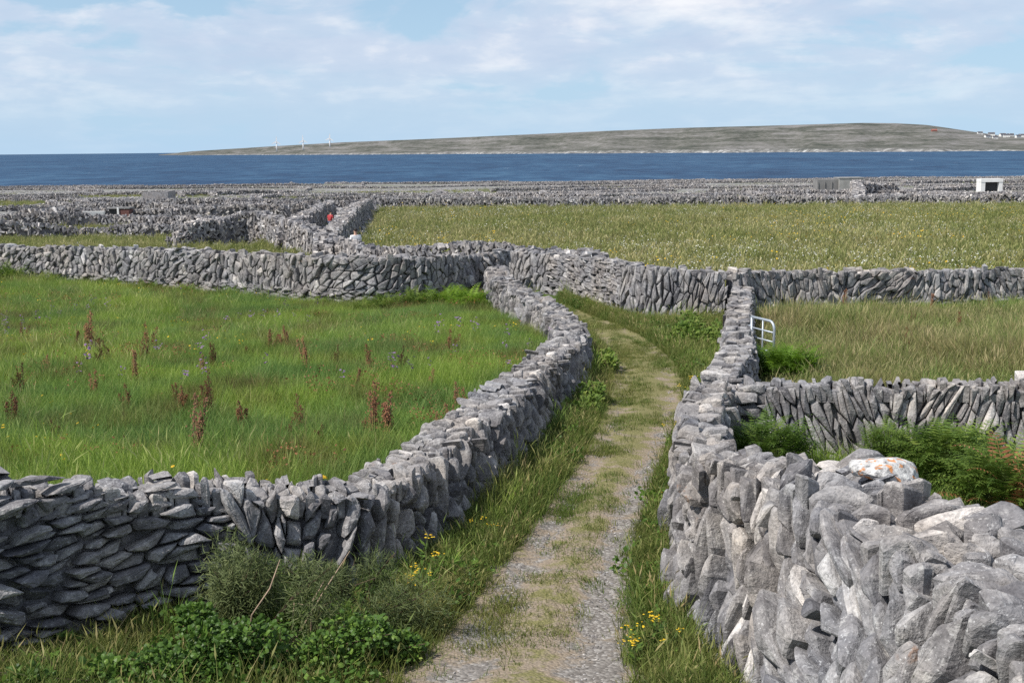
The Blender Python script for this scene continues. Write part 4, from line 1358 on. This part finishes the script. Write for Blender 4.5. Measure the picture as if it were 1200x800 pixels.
def scatter_group(cname):
    ng = bpy.data.node_groups.new('scatter_' + cname, 'GeometryNodeTree')
    ng.interface.new_socket('Geometry', in_out='INPUT', socket_type='NodeSocketGeometry')
    ng.interface.new_socket('Geometry', in_out='OUTPUT', socket_type='NodeSocketGeometry')
    N_ = ng.nodes
    gi, go = N_.new('NodeGroupInput'), N_.new('NodeGroupOutput')
    ci = N_.new('GeometryNodeCollectionInfo')
    ci.inputs['Collection'].default_value = SRC[cname]
    ci.inputs['Separate Children'].default_value = True
    ci.inputs['Reset Children'].default_value = True
    ip = N_.new('GeometryNodeInstanceOnPoints')
    ip.inputs['Pick Instance'].default_value = True

    def attr(nm, typ):
        a = N_.new('GeometryNodeInputNamedAttribute')
        a.data_type = typ
        a.inputs['Name'].default_value = nm
        return a.outputs['Attribute']
    L_ = ng.links.new
    L_(gi.outputs[0], ip.inputs['Points'])
    L_(ci.outputs[0], ip.inputs['Instance'])
    L_(attr('pick', 'INT'), ip.inputs['Instance Index'])
    L_(attr('rot', 'FLOAT_VECTOR'), ip.inputs['Rotation'])
    L_(attr('scl', 'FLOAT_VECTOR'), ip.inputs['Scale'])
    L_(ip.outputs[0], go.inputs[0])
    return ng


def wall_clear(x, y, margin=0.02):
    ok = np.ones(len(x), bool)
    for xy, hw in WALL_LINES:
        lo, hi = xy.min(0) - hw - 1, xy.max(0) + hw + 1
        m = (x > lo[0]) & (x < hi[0]) & (y > lo[1]) & (y < hi[1]) & ok
        if not m.any():
            continue
        idx = np.nonzero(m)[0]
        d = np.abs(poly_sd(x[idx], y[idx], [tuple(p) for p in xy]))
        ok[idx[d < hw + margin]] = False
    return ok


def in_view(x, y, pad=70):
    z = ground(x, y)
    px, py, d = project(np.stack([x, y, z], -1))
    return (d > 2) & (px > -pad) & (px < 1200 + pad) & (py < 800 + 2 * pad)


def scatter(name, cname, n, xr, yr, keep, scale=(0.8, 1.25), tilt=0.12, dz=0.0, seed=0, ygeo=False, margin=0.02, flatten=None, **props):
    rs = np.random.default_rng(1000 + seed)
    x = rs.uniform(*xr, n)
    if ygeo:
        # density falling with distance so that it looks even in the picture
        y = yr[0] * (yr[1] / yr[0]) ** rs.random(n)
        x = x * (y / yr[1])
    else:
        y = rs.uniform(*yr, n)
    k = in_view(x, y)
    x, y = x[k], y[k]
    k = rs.random(len(x)) < keep(x, y)
    x, y = x[k], y[k]
    k = wall_clear(x, y, margin)
    x, y = x[k], y[k]
    z = ground(x, y) + dz
    m = len(x)
    me = bpy.data.meshes.new(name)
    me.vertices.add(m)
    me.vertices.foreach_set('co', np.stack([x, y, z], -1).astype(np.float32).ravel())
    rot = np.stack([rs.normal(0, tilt, m), rs.normal(0, tilt, m), rs.uniform(0, 6.28, m)], -1)
    s = rs.uniform(*scale, m)
    sc = np.stack([s, s, s * (0.75 + 0.55 * vnoise(x, y, 0.7, 2))], -1)
    for nm, ty, arr, key in (('rot', 'FLOAT_VECTOR', rot, 'vector'), ('scl', 'FLOAT_VECTOR', sc, 'vector')):
        a = me.attributes.new(nm, ty, 'POINT')
        a.data.foreach_set(key, arr.astype(np.float32).ravel())
    a = me.attributes.new('pick', 'INT', 'POINT')
    a.data.foreach_set('value', rs.integers(0, len(SRC[cname].objects), m).astype(np.int32))
    o = link(name, me, None, (0, 0, 0), kind='stuff', **props)
    md = o.modifiers.new('scatter', 'NODES')
    md.node_group = scatter_group(cname)
    print(name, cname, m)
    return o


# region masks
BACKL = [(-31, 48.2), (-25, 45.6), (-19.5, 43.2), (-15.6, 41.4), (-10.1, 38.3), (-5.3, 35.1), (-3.0, 35.5), (-1.2, 37.5)]


def in_left_field(x, y):
    yb = np.interp(x, [p[0] for p in BACKL], [p[1] for p in BACKL])
    return (poly_sd(x, y, LEFT_BASE) > 0.75) & (y < yb - 0.1) & (x < 2)


def in_lane_strip(x, y):
    return (poly_sd(x, y, LEFT_BASE) < 0) & (x < np.interp(y, [5, 16.4, 31.4], [1.6, 2.8, 6.2])) & (y < np.interp(x, [-1, 1.8, 2.7, 3.9, 4.8, 6.2], [40, 38, 35.6, 32, 31.4, 31.2]))


def in_hay(x, y):
    return (x > np.interp(y, [16.2, 31.4], [3.2, 6.5])) & (y > np.interp(x, [3, 12], [16.5, 15.6])) & (y < np.interp(x, [6, 21], [31.8, 35]))


def hay_tall(x, y):
    return (in_hay(x, y) & (y < np.interp(x, [6, 21], [31.8, 35]) - 2.6)).astype(float)


def lf(x, y):
    return in_left_field(x, y).astype(float)


tallp = lambda x, y: smoothstep(.48, .62, vnoise(x, y, .22, 3))
scatter('field_grass', 'lush', 90000, (-1, 1), (8, 46), lambda x, y: lf(x, y) * 1.0, (.8, 1.3), seed=1) if False else None
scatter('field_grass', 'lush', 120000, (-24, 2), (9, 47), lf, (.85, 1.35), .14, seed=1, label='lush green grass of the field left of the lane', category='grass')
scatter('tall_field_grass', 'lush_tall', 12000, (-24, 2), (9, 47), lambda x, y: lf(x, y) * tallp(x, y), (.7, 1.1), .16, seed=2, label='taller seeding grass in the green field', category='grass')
scatter('field_herbs', 'herb', 5000, (-24, 2), (9, 47), lambda x, y: lf(x, y) * smoothstep(.5, .62, vnoise(x + 40, y, .35, 3)), (.6, 1.3), .2, seed=3, label='broad-leaved weeds among the field grass', category='weeds')
scatter('rusty_weeds', 'herb_rust', 7000, (-24, 2), (9, 40), lambda x, y: lf(x, y) * smoothstep(.54, .64, vnoise(x + 9, y + 30, .5, 3)), (.6, 1.25), .2, seed=4, label='rusty seeding weeds among the field grass', category='weeds')
scatter('field_buttercups', 'buttercups', 900, (-24, 2), (9, 40), lambda x, y: lf(x, y) * smoothstep(.42, .62, vnoise(x + 3, y + 5, .3, 2)), (.8, 1.2), .2, seed=5, label='yellow buttercups dotted over the green field', category='flowers')
scatter('field_vetch', 'vetch', 420, (-24, 2), (9, 40), lambda x, y: lf(x, y) * smoothstep(.5, .62, vnoise(x + 63, y + 5, .3, 2)), (.8, 1.4), .2, seed=6, label='purple vetch dotted over the green field', category='flowers')
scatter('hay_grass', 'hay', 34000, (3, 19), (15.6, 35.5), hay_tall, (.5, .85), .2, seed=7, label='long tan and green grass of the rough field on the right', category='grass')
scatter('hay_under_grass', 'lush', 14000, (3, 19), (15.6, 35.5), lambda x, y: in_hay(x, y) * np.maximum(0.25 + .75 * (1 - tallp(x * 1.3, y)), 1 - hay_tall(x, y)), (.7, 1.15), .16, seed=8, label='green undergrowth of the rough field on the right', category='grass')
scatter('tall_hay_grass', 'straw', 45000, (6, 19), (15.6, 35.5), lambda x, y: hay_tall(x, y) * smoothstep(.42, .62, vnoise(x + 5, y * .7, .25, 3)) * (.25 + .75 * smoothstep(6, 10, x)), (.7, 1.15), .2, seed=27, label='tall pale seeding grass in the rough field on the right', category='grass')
scatter('hay_daisies', 'daisies', 120, (3, 19), (15.6, 35.5), lambda x, y: in_hay(x, y) * .5, (.4, .7), .2, seed=9, label='white flowers in the rough hay field', category='flowers')


def verge(x, y):
    t = lane_t(x, y)
    d = np.minimum(np.abs(t), np.abs(t - 1)) * np.where((t > 0) & (t < 1), -1, 1)
    return in_lane_strip(x, y) * smoothstep(-.03, .10, d) * (1 - .72 * ((x < -.85) & (x > -2.9) & (y < 10.3)))


scatter('verge_grass', 'verge', 48000, (-5, 6.6), (7, 38), lambda x, y: verge(x, y), (.7, 1.35), .2, seed=10, margin=-.12, label='ragged green and straw grass along the edges of the lane', category='grass')
scatter('verge_tall_grass', 'lush_tall', 3600, (-3, 6.6), (7, 38), lambda x, y: verge(x, y) * smoothstep(.02, .3, np.abs(lane_t(x, y) - .5) - .5) * (.15 + .85 * smoothstep(.4, .6, vnoise(x, y, .5, 3))), (.5, .95), .2, seed=11, margin=-.12, label='taller grass against the foot of the lane walls', category='grass')
scatter('verge_herbs', 'herb', 6500, (-5, 6.6), (7, 38), lambda x, y: np.where((x < -.85) & (y < 10.3), in_lane_strip(x, y) * 1.0, verge(x, y) * smoothstep(.46, .6, vnoise(x + 20, y + 7, .55, 3))), (.5, 1.1), .25, seed=12, margin=-.1, label='low leafy weeds along the lane verges', category='weeds')


def lane_turf(x, y):
    t = lane_t(x, y)
    inl = (t > -.1) & (t < 1.1) & in_lane_strip(x, y)
    nn = vnoise(x, y, 1.0, 4)
    mid = np.exp(-((t - .46) / .22) ** 2)
    far = smoothstep(11, 22, y)
    patch = np.exp(-(((y - 13.2) / 1.1) ** 2)) * (t > .05) * (t < .8)
    edge_ = np.exp(-(np.minimum(np.abs(t), np.abs(1 - t)) / .10) ** 2)
    p = .50 * mid + .30 * far * (.4 + mid) + .5 * patch + .5 * edge_ - .42 * np.exp(-((t - .85) / .1) ** 2) * (1 - smoothstep(18, 24, y))
    return inl * np.clip((p + (nn - .5) * 2.2 - .12) * 1.2, 0, 1)


scatter('lane_turf', 'turf', 34000, (-1.4, 4), (7, 37), lane_turf, (.5, 1.2), .2, dz=.012, seed=13, margin=-.2, label='short worn turf growing through the gravel lane', category='grass')
scatter('lane_gravel', 'pebbles', 26000, (-1.4, 4), (7, 26), lambda x, y: ((lane_t(x, y) > -.08) & (lane_t(x, y) < 1.08)) * (.15 + .85 * np.clip(np.exp(-((lane_t(x, y) - .9) / .16) ** 2) + np.exp(-((lane_t(x, y) - .08) / .12) ** 2) + .5 * vnoise(x, y, .9, 3), 0, 1)) * (1 - .8 * smoothstep(15, 24, y)), (.005, .018), .3, dz=.02, seed=14, label='loose grey gravel strewn over the lane', category='gravel')
md_ = lambda x, y: meadow_mask(x, y)
scatter('meadow_grass', 'meadow', 60000, (-80, 60), (36.5, 121), md_, (.9, 1.7), .15, seed=15, ygeo=True, label='yellowing grass of the flowery meadow', category='grass')
scatter('meadow_daisies', 'daisies', 20000, (-80, 60), (36.5, 121), lambda x, y: md_(x, y) * (.22 + .78 * smoothstep(.42, .62, vnoise(x, y, .09, 4))), (.45, 1.15), .15, seed=16, ygeo=True, label='white daisies sprinkled over the meadow', category='flowers')
scatter('meadow_buttercups', 'buttercups', 2500, (-80, 60), (36.5, 121), lambda x, y: md_(x, y) * smoothstep(.45, .6, vnoise(x + 77, y, .12, 3)), (1.2, 2.4), .15, seed=17, ygeo=True, label='yellow flowers sprinkled over the meadow', category='flowers')


def strips(x, y):
    a = (y > 50) & (y < 69) & (x < -8.5) & (vnoise(x, y, .15, 2) > .56)
    b = (vnoise(x, y, .03, 3) > .60) & (y > 60)
    return (a | b) * 1.0 * (1 - (meadow_mask(x, y) > .05))


scatter('rough_grass', 'meadow', 60000, (-260, 180), (46, 330), strips, (.6, 1.2), .15, seed=18, ygeo=True, label='strips of grass between the stone walls toward the sea', category='grass')
def karst(x, y):
    return (strips(x, y) < .5) * (1 - (meadow_mask(x, y) > .05)) * ((y > 60) | (x < -9)) * (.25 + .75 * smoothstep(.4, .6, vnoise(x, y, .05, 3)))


scatter('loose_limestone', 'pebbles', 90000, (-330, 260), (50, 600), karst, (.08, .36), .3, dz=.03, seed=21, ygeo=True, label='loose limestone rubble littering the ground between the far walls', category='rubble')
# grass of the stony yard between the right lane wall and the slab wall
scatter('yard_grass', 'lush', 4200, (2.3, 12), (6, 15.9), lambda x, y: (-poly_sd(x, y, RIGHT_BASE) > .9) * 1.0, (.8, 1.4), .2, seed=19, label='grass between the broad wall and the slab wall', category='grass')


# ------------------------------------------------------------------ single plants
def frond(mb, base, az, L, rise, rs, tone, n=11, leaf=0.11):
    """arching fern frond with paired leaflets"""
    p = np.array(base, float)
    h = np.array([math.cos(az), math.sin(az), 0])
    side = np.array([-math.sin(az), math.cos(az), 0])
    for i in range(n):
        f = (i + 1) / n
        ang = rise - 1.25 * f * f
        step = L / n
        p2 = p + (h * math.cos(ang) + np.array([0, 0, 1]) * math.sin(ang)) * step
        w = leaf * L / 0.6 * (1.15 - f) * min(1, f * 4 + .3)
        d = (p2 - p) / step
        for s in (-1, 1):
            tip = p + side * s * w * 1.7 + d * w * .7 + np.array([0, 0, -.25 * w + rs.normal() * .06 * w])
            q = p + d * step * .85
            midp = (p + tip) * .5
            t = float(np.clip(tone + rs.normal() * .12, 0, 1))
            mb.add([p, midp - d * w * .16, tip, midp + d * w * .26], [(0, 1, 2), (0, 2, 3)], t)
        mb.add([p + side * .004, p2 + side * .003, p2 - side * .003, p - side * .004], [(0, 1, 2, 3)], tone * .6)
        p = p2


def bracken(label, x, y, rad, h, n, seed, mat=None, group=None, rust=0, name='bracken_clump', cat='fern', z=None):
    rs = np.random.default_rng(seed)
    root = thing(name, label, cat, (x, y, gz(x, y) if z is None else z), group=group)
    mb, st, ru = MB(), MB(), MB()
    for k in range(n):
        a = rs.random() * 6.283
        r = rad * .75 * math.sqrt(rs.random())
        az = a + rs.normal() * .7
        bx, by = r * math.cos(a), r * math.sin(a)
        hh = h * rs.uniform(.35, .8) * (1 - .45 * (r / rad) ** 2)
        st.tube([(bx * .6, by * .6, -.05), (bx * .85, by * .85, hh * .6), (bx, by, hh)], [.008, .006, .004], 4, cap=False)
        tgt = ru if rs.random() < rust else mb
        frond(tgt, (bx, by, hh), az, rad * rs.uniform(.6, 1.0), rs.uniform(.5, 1.2), rs, rs.uniform(.2, .85))
    st.build('stem', STEM, root, kind='stuff')
    mb.build('frond', mat or BRACKEN, root, kind='stuff')
    if ru.V:
        ru.build('dead_frond', RUST, root, kind='stuff')
    return root


def P2(px, py, y):
    """world x at depth y under photo pixel column"""
    dv = fw + RT * (px - 600) / FPX + UP * (400 - py) / FPX
    return float(dv[0] / dv[1] * y)


bracken('rounded bright green bracken bush at the lane corner of the slab wall', P2(905, 520, 14.6), 14.6, .55, 1.05, 190, 1)
bracken('small bracken tuft against the middle of the slab wall', P2(1040, 515, 14.9), 14.9, .38, .95, 110, 2)
bracken('large dark green bracken bush below the slab wall', P2(1125, 530, 13.9), 14.2, .68, 1.05, 240, 3)
bracken('bracken bush with rust-brown fronds behind the broad wall', P2(1185, 560, 12.9), 13.0, .66, .95, 240, 4, rust=.16)
bracken('bracken tuft filling the gap between two bracken bushes', P2(970, 540, 14.2), 14.2, .34, .42, 60, 5)
bracken('bright yellow-green bracken clump below the metal gate', P2(915, 430, 21.4), 21.2, .70, .85, 200, 6, BRACKEN_BRIGHT)
bracken('small bright yellow-green bracken tuft beside the narrow gate wall', P2(832, 445, 21.0), 21.0, .24, .30, 40, 7, BRACKEN_BRIGHT)
wallf = [(15, 340, 42.3, .9), (60, 343, 41.6, .6), (125, 345, 40.2, .5), (175, 345, 39.4, .5), (215, 347, 38.5, .5), (268, 350, 37.2, .5), (372, 358, 35.0, .45), (450, 352, 34.4, .6), (490, 349, 34.9, .65), (520, 352, 35.2, .7), (552, 362, 34.0, .8), (430, 360, 33.9, .5)]
for k, (px, py, D, r) in enumerate(wallf):
    br = px > 500
    bracken('bright bracken clump in the corner of the green field by the winding wall' if br else 'bracken tuft along the foot of the far wall of the green field', P2(px, py, D), D, r, r * .9, 60, 30 + k, BRACKEN_BRIGHT if br else BRACKEN, group='bright bracken in the field corner' if br else 'bracken along the far field wall')


def leaf_bush(label, x, y, rx, ry, h, n, leaf, mat, seed, twigs=0, name='bramble_bush', cat='bush', round_leaf=True):
    rs = np.random.default_rng(seed)
    root = thing(name, label, cat, (x, y, gz(x, y)))
    mb, st = MB(), MB()
    lumps = [(rs.normal() * .55 * rx, rs.normal() * .5 * ry, h * rs.uniform(.12, .62), rs.uniform(.22, .55)) for _ in range(9)]
    for k in range(26):
        l = lumps[k % 9]
        st.tube([(rs.normal() * .1, rs.normal() * .1, -.05), (l[0] * .6, l[1] * .6, l[2] * .8), (l[0] + rs.normal() * .15, l[1] + rs.normal() * .1, l[2] + h * .3 * rs.random())], [.009, .006, .003], 4, cap=False)
    for k in range(n):
        l = lumps[int(rs.integers(0, 9))]
        v = rs.normal(size=3)
        v /= np.linalg.norm(v)
        rr = l[3] * (rs.random() ** .4)
        c = np.array([l[0] + v[0] * rr * rx, l[1] + v[1] * rr * ry, max(.02, l[2] + v[2] * rr * h * .8)])
        d = v * .5 + rs.normal(size=3) * .6
        d /= np.linalg.norm(d)
        nrm_ = np.array([rs.normal() * .6, rs.normal() * .6 - .3, 1.0])
        s = np.cross(d, nrm_)
        s /= np.linalg.norm(s)
        L = leaf * rs.uniform(.6, 1.35)
        t = float(np.clip(rs.normal(.45, .22), 0, 1))
        if round_leaf:
            bend = np.cross(s, d) * L * .12
            mb.add([c, c + d * L * .35 + s * L * .36, c + d * L * .8 + s * L * .27, c + d * L - bend, c + d * L * .8 - s * L * .27, c + d * L * .35 - s * L * .36, c + d * L * .5 + bend],
                   [(0, 1, 6), (1, 2, 6), (2, 3, 6), (3, 4, 6), (4, 5, 6), (5, 0, 6)], t)
        else:
            mb.add([c - s * L * .05, c + s * L * .05, c + d * L], [(0, 1, 2)], t)
    st.build('stem', WOODY, root, kind='stuff')
    mb.build('foliage', mat, root, kind='stuff')
    return root


leaf_bush('low bramble with round fresh green leaves at the foot of the coursed wall', P2(235, 770, 7.75), 7.75, .72, .45, .6, 3600, .047, BRAMBLE, 1)
leaf_bush('dark bramble thicket spreading beside the gravel lane', P2(368, 775, 8.05), 8.05, .66, .5, .5, 3600, .045, BRAMBLE, 2)
leaf_bush('fine-leaved olive scrub leaning on the coursed wall', P2(290, 700, 8.75), 8.75, .56, .36, 1.15, 12000, .075, OLIVE, 3, name='scrub_bush', round_leaf=False)
leaf_bush('fine-leaved olive scrub between the bramble and the winding wall', P2(425, 720, 9.2), 9.2, .62, .36, .72, 10000, .07, OLIVE, 4, name='scrub_bush', round_leaf=False)
leaf_bush('dull green weedy bush under the slab-built bend of the winding wall', P2(352, 730, 8.9), 8.9, .55, .34, .62, 7000, .075, BRACKEN, 5, name='scrub_bush', round_leaf=False)
leaf_bush('low leafy weed clump at the lane edge past the bramble', P2(487, 735, 9.25), 9.25, .42, .5, .40, 5000, .065, GRASS_LANE, 6, name='scrub_bush', round_leaf=False)
leaf_bush('small bramble sprawling out of the coursed wall foot', P2(130, 790, 7.7), 7.7, .5, .3, .3, 1400, .055, BRAMBLE, 16)
leaf_bush('leafy green bush on the lane verge at the bend of the winding wall', P2(708, 430, 23.4), 23.4, .5, .8, .55, 1500, .085, BRACKEN, 7, name='scrub_bush')
leaf_bush('leafy green bush on the left verge halfway along the lane', P2(690, 478, 19.0), 19.0, .4, .9, .5, 1500, .08, BRACKEN, 8, name='scrub_bush')
leaf_bush('tangled verge bush between the lane and the narrow gate wall', P2(820, 400, 27.0), 27.0, .7, 1.2, .62, 1800, .09, BRACKEN, 9, name='scrub_bush')

# dry canes sticking out of the bramble
rsC = np.random.default_rng(3)
for k, (pxa, pya, pxb, pyb, D) in enumerate([(295, 720, 328, 655, 8.3), (348, 745, 410, 645, 8.5), (365, 720, 380, 680, 8.6), (300, 745, 330, 762, 8.1), (405, 760, 450, 772, 8.2), (345, 706, 386, 712, 8.4)]):
    a = np.array([P2(pxa, pya, D), D, CZ + (fw + RT * (pxa - 600) / FPX + UP * (400 - pya) / FPX)[2] / (fw + UP * (400 - pya) / FPX)[1] * D])
    D2 = D + .15
    b = np.array([P2(pxb, pyb, D2), D2, CZ + (fw + RT * (pxb - 600) / FPX + UP * (400 - pyb) / FPX)[2] / (fw + UP * (400 - pyb) / FPX)[1] * D2])
    g0 = gz(a[0], a[1])
    foot = np.array([a[0] - (b[0] - a[0]) * .3, a[1] + .05, g0 - .03])
    mid = (a + b) / 2 + rsC.normal(size=3) * .02
    mb = MB().tube([np.zeros(3), a - foot, mid - foot, b - foot], [.008, .007, .006, .003], 6)
    o = mb.build('dry_cane', TWIG, None, tuple(foot), smooth=True)
    o['label'] = 'dry pale bramble cane sticking out of the bushes by the coursed wall'
    o['category'] = 'cane'
    o['group'] = 'dry canes in the bramble'


# docks: rust-red seeding spikes in the green field
def dock_parts(seed):
    rs = np.random.default_rng(seed)
    st, sd, lf_ = MB(), MB(), MB()
    for k in range(int(rs.integers(2, 5))):
        dx, dy = rs.normal() * .07, rs.normal() * .07
        H = rs.uniform(.5, .85)
        st.tube([(dx * .3, dy * .3, -.04), (dx * .7, dy * .7, H * .5), (dx, dy, H)], [.008, .006, .003], 5, cap=False)
        for b in range(int(rs.integers(60, 150))):
            f = rs.uniform(.38, 1.02)
            rad = .030 * (1.15 - f) / .7 + .009
            c = np.array([dx * f + rs.normal() * rad, dy * f + rs.normal() * rad, H * f + rs.normal() * .01])
            s = rs.uniform(.010, .018)
            sd.add([c + [s, 0, 0], c + [-s * .5, s * .8, 0], c + [-s * .5, -s * .8, 0], c + [0, 0, s * 1.4]], [(0, 1, 3), (1, 2, 3), (2, 0, 3)], rs.random())
    for k in range(8):
        a = rs.random() * 6.28
        d = np.array([math.cos(a), math.sin(a), .8])
        s = np.array([-math.sin(a), math.cos(a), 0])
        L = rs.uniform(.15, .28)
        lf_.add([(0, 0, .03), d * L * .5 + s * L * .16, d * L * [1, 1, .7], d * L * .5 - s * L * .16], [(0, 1, 2), (0, 2, 3)], rs.random())
    return (mesh_np('stem', st.V, st.F, WOODY, False, {'tone': st.A}), mesh_np('seed_spike', sd.V, sd.F, DOCKRED, False, {'tone': sd.A}), mesh_np('leaf', lf_.V, lf_.F, BRACKEN, False, {'tone': lf_.A}))


DOCKS = [dock_parts(s) for s in range(8)]


def hit(px, py):
    dv = fw + RT * (px - 600) / FPX + UP * (400 - py) / FPX
    t = np.linspace(5, 160, 6000)
    P = dv[None] * t[:, None]
    P[:, 2] += CZ
    b = P[:, 2] < ground(P[:, 0], P[:, 1])
    i = int(np.argmax(b))
    return float(P[i, 0]), float(P[i, 1])


docks = [(86, 425, .9), (106, 424, 1.1), (112, 426, .9), (180, 425, 1.1), (168, 440, .9), (250, 502, .95), (315, 424, .9), (341, 420, .8), (252, 440, .7), (363, 448, 1.0), (352, 522, .9), (437, 528, 1.0), (456, 528, 1.1), (465, 450, .9), (436, 452, .8), (540, 508, .8), (212, 492, .7), (228, 548, .9), (27, 476, .8), (110, 480, .8), (288, 520, 1.0), (130, 438, .7), (60, 455, .7), (395, 455, .6), (160, 465, .8), (505, 470, .6)]
_rd = np.random.default_rng(44)
docks += [(float(_rd.uniform(5, 545)), float(_rd.uniform(405, 540)), float(_rd.uniform(.45, .8))) for _ in range(26)]
for k, (px, py, s) in enumerate(docks):
    x, y = hit(px, py)
    if not bool(in_left_field(np.array([x]), np.array([y]))[0]):
        continue
    big = k in (5,)
    root = thing('dock_plant', 'rust-red seeding dock spike standing in the lush green field' if not big else 'stout rust-red dock plant standing alone in the green field', 'dock plant', (x, y, gz(x, y)), k * 1.3, group=None if big else 'docks in the green field')
    s *= .82 + .3 * ((k * 37) % 10) / 10
    root.scale = (s, s, s * 1.1)
    root.rotation_euler = (.12 * math.sin(k * 2.3), .14 * math.cos(k * 1.7), k * 1.3)
    for nm, me in zip(('stem', 'seed_spike', 'leaf'), DOCKS[k % 8]):
        link(nm, me, root, kind='stuff') if nm in ('seed_spike', 'flower_head', 'leaf', 'stem') else link(nm, me, root)
for k, (px, py, s) in enumerate([(1060, 425, .9), (1122, 400, .9), (1010, 420, .7), (1090, 372, .8), (990, 370, .9), (1160, 370, .8), (1068, 395, .8)]):
    x, y = hit(px, py)
    root = thing('dock_plant', 'reddish seeding dock spike in the rough hay field', 'dock plant', (x, y, gz(x, y)), k * 1.7, group='docks in the hay field')
    root.scale = (s * .9, s * .9, s)
    for nm, me in zip(('stem', 'seed_spike', 'leaf'), DOCKS[(k + 2) % 5]):
        link(nm, me, root, kind='stuff') if nm in ('seed_spike', 'flower_head', 'leaf', 'stem') else link(nm, me, root)


# ragwort on the verges
def ragwort_parts(seed):
    rs = np.random.default_rng(seed)
    st, fl, lf_ = MB(), MB(), MB()
    for k in range(4):
        dx, dy, H = rs.normal() * .15, rs.normal() * .15, rs.uniform(.22, .40)
        st.tube([(dx * .3, dy * .3, -.03), (dx, dy, H)], [.005, .003], 4, cap=False)
        for b in range(6):
            c = np.array([dx + rs.normal() * .03, dy + rs.normal() * .03, H + rs.normal() * .012])
            r = rs.uniform(.008, .014)
            V = [c + [0, 0, r * .5]] + [c + [r * math.cos(q), r * math.sin(q), 0] for q in np.arange(6) * 1.047]
            fl.add(V, [(0, 1 + i, 1 + (i + 1) % 6) for i in range(6)], rs.random())
        for b in range(14):
            f = rs.uniform(.05, .85)
            a = rs.random() * 6.28
            d = np.array([math.cos(a), math.sin(a), .5])
            s = np.array([-math.sin(a), math.cos(a), 0])
            c = np.array([dx * f, dy * f, H * f])
            lf_.add([c, c + d * .04 + s * .014, c + d * .085, c + d * .04 - s * .014], [(0, 1, 2), (0, 2, 3)], rs.random())
    return (mesh_np('stem', st.V, st.F, STEM, False, {'tone': st.A}), mesh_np('flower_head', fl.V, fl.F, YELLOW, False, {'tone': fl.A}), mesh_np('leaf', lf_.V, lf_.F, BRACKEN, False, {'tone': lf_.A}))


RAG = [ragwort_parts(s) for s in range(3)]
for k, (px, py, s, rt) in enumerate([(487, 700, 1.2, 0), (498, 698, 1.0, 0), (560, 640, .8, 0), (745, 785, .9, 1), (778, 768, 1.0, 1), (758, 772, .8, 1), (797, 540, 1.1, 1), (806, 472, 1.2, 1), (790, 520, .9, 1), (788, 600, .7, 1)]):
    x, y = hit(px, py)
    root = thing('ragwort', 'yellow ragwort flowering on the verge under the broad right-hand wall' if rt else 'yellow ragwort flowering at the foot of the winding wall', 'wildflower', (x, y, gz(x, y)), k * 1.1, group='ragwort on the right verge' if rt else 'ragwort on the left verge')
    root.scale = (s, s, s)
    for nm, me in zip(('stem', 'flower_head', 'leaf'), RAG[k % 3]):
        link(nm, me, root, kind='stuff') if nm in ('seed_spike', 'flower_head', 'leaf', 'stem') else link(nm, me, root)

# the lichen-crusted stone and other capstones lying on the broad wall
def capstone(label, px, py, D, a, b, c, seed, mat, rz=0.0, tone=.6):
    import bmesh
    rs = np.random.default_rng(seed)
    bm = bmesh.new()
    bmesh.ops.create_icosphere(bm, subdivisions=3, radius=1)
    pl = [(Vector(rs.normal(size=3)).normalized(), rs.uniform(.62, .9)) for _ in range(12)]
    for v in bm.verts:
        for n_, d_ in pl:
            e = v.co.dot(n_) - d_
            if e > 0:
                v.co -= n_ * e
        v.co = Vector((v.co.x * a, v.co.y * b, v.co.z * c)) * (1 + rs.normal() * .012)
    me = bpy.data.meshes.new('capstone')
    bm.to_mesh(me)
    bm.free()
    at_ = me.attributes.new('tone', 'FLOAT', 'POINT')
    at_.data.foreach_set('value', [tone] * len(me.vertices))
    me.materials.append(mat)
    dv = fw + RT * (px - 600) / FPX + UP * (400 - py) / FPX
    o = link('capstone', me, None, (float(dv[0] / dv[1] * D), D, float(CZ + dv[2] / dv[1] * D)), label=label, category='stone')
    o.rotation_euler = (0.1, 0.08, rz)
    return o


LICH, t_ = material('lichen_crusted_stone')
pos_ = t_.n('ShaderNodeNewGeometry').outputs['Position']
f1 = t_.noise(pos_, 16.0, 5.0, .7)
f2 = t_.noise(pos_, 13.0, 4.0, .6, .4)
cc = t_.ramp(f1, [(.38, (.12, .12, .12)), (.48, (.42, .41, .40)), (.62, (.66, .65, .62))])
cc = t_.mix(t_.ramp(f2, [(.555, 0.0), (.60, .85)]), cc, (.55, .21, .05, 1))
principled(t_, cc, .95, f1, .8, .02, .15)
capstone('flat-topped capstone crusted with white and orange lichen on the broad wall', 1040, 552, 8.1, .29, .26, .10, 23, LICH, .3)
capstone('pale bleached flat slab lying on top of the broad wall', 985, 548, 8.9, .22, .13, .05, 8, STONE, .2, 1.0)
capstone('large flat-faced grey boulder capping the broad wall beside the rusty bracken', 1150, 632, 7.0, .36, .30, .12, 12, STONE, -.2, .6)
capstone('squarish dark grey capstone leaning behind the lichen-crusted stone', 1010, 552, 8.75, .2, .24, .2, 15, STONE, .8, .35)
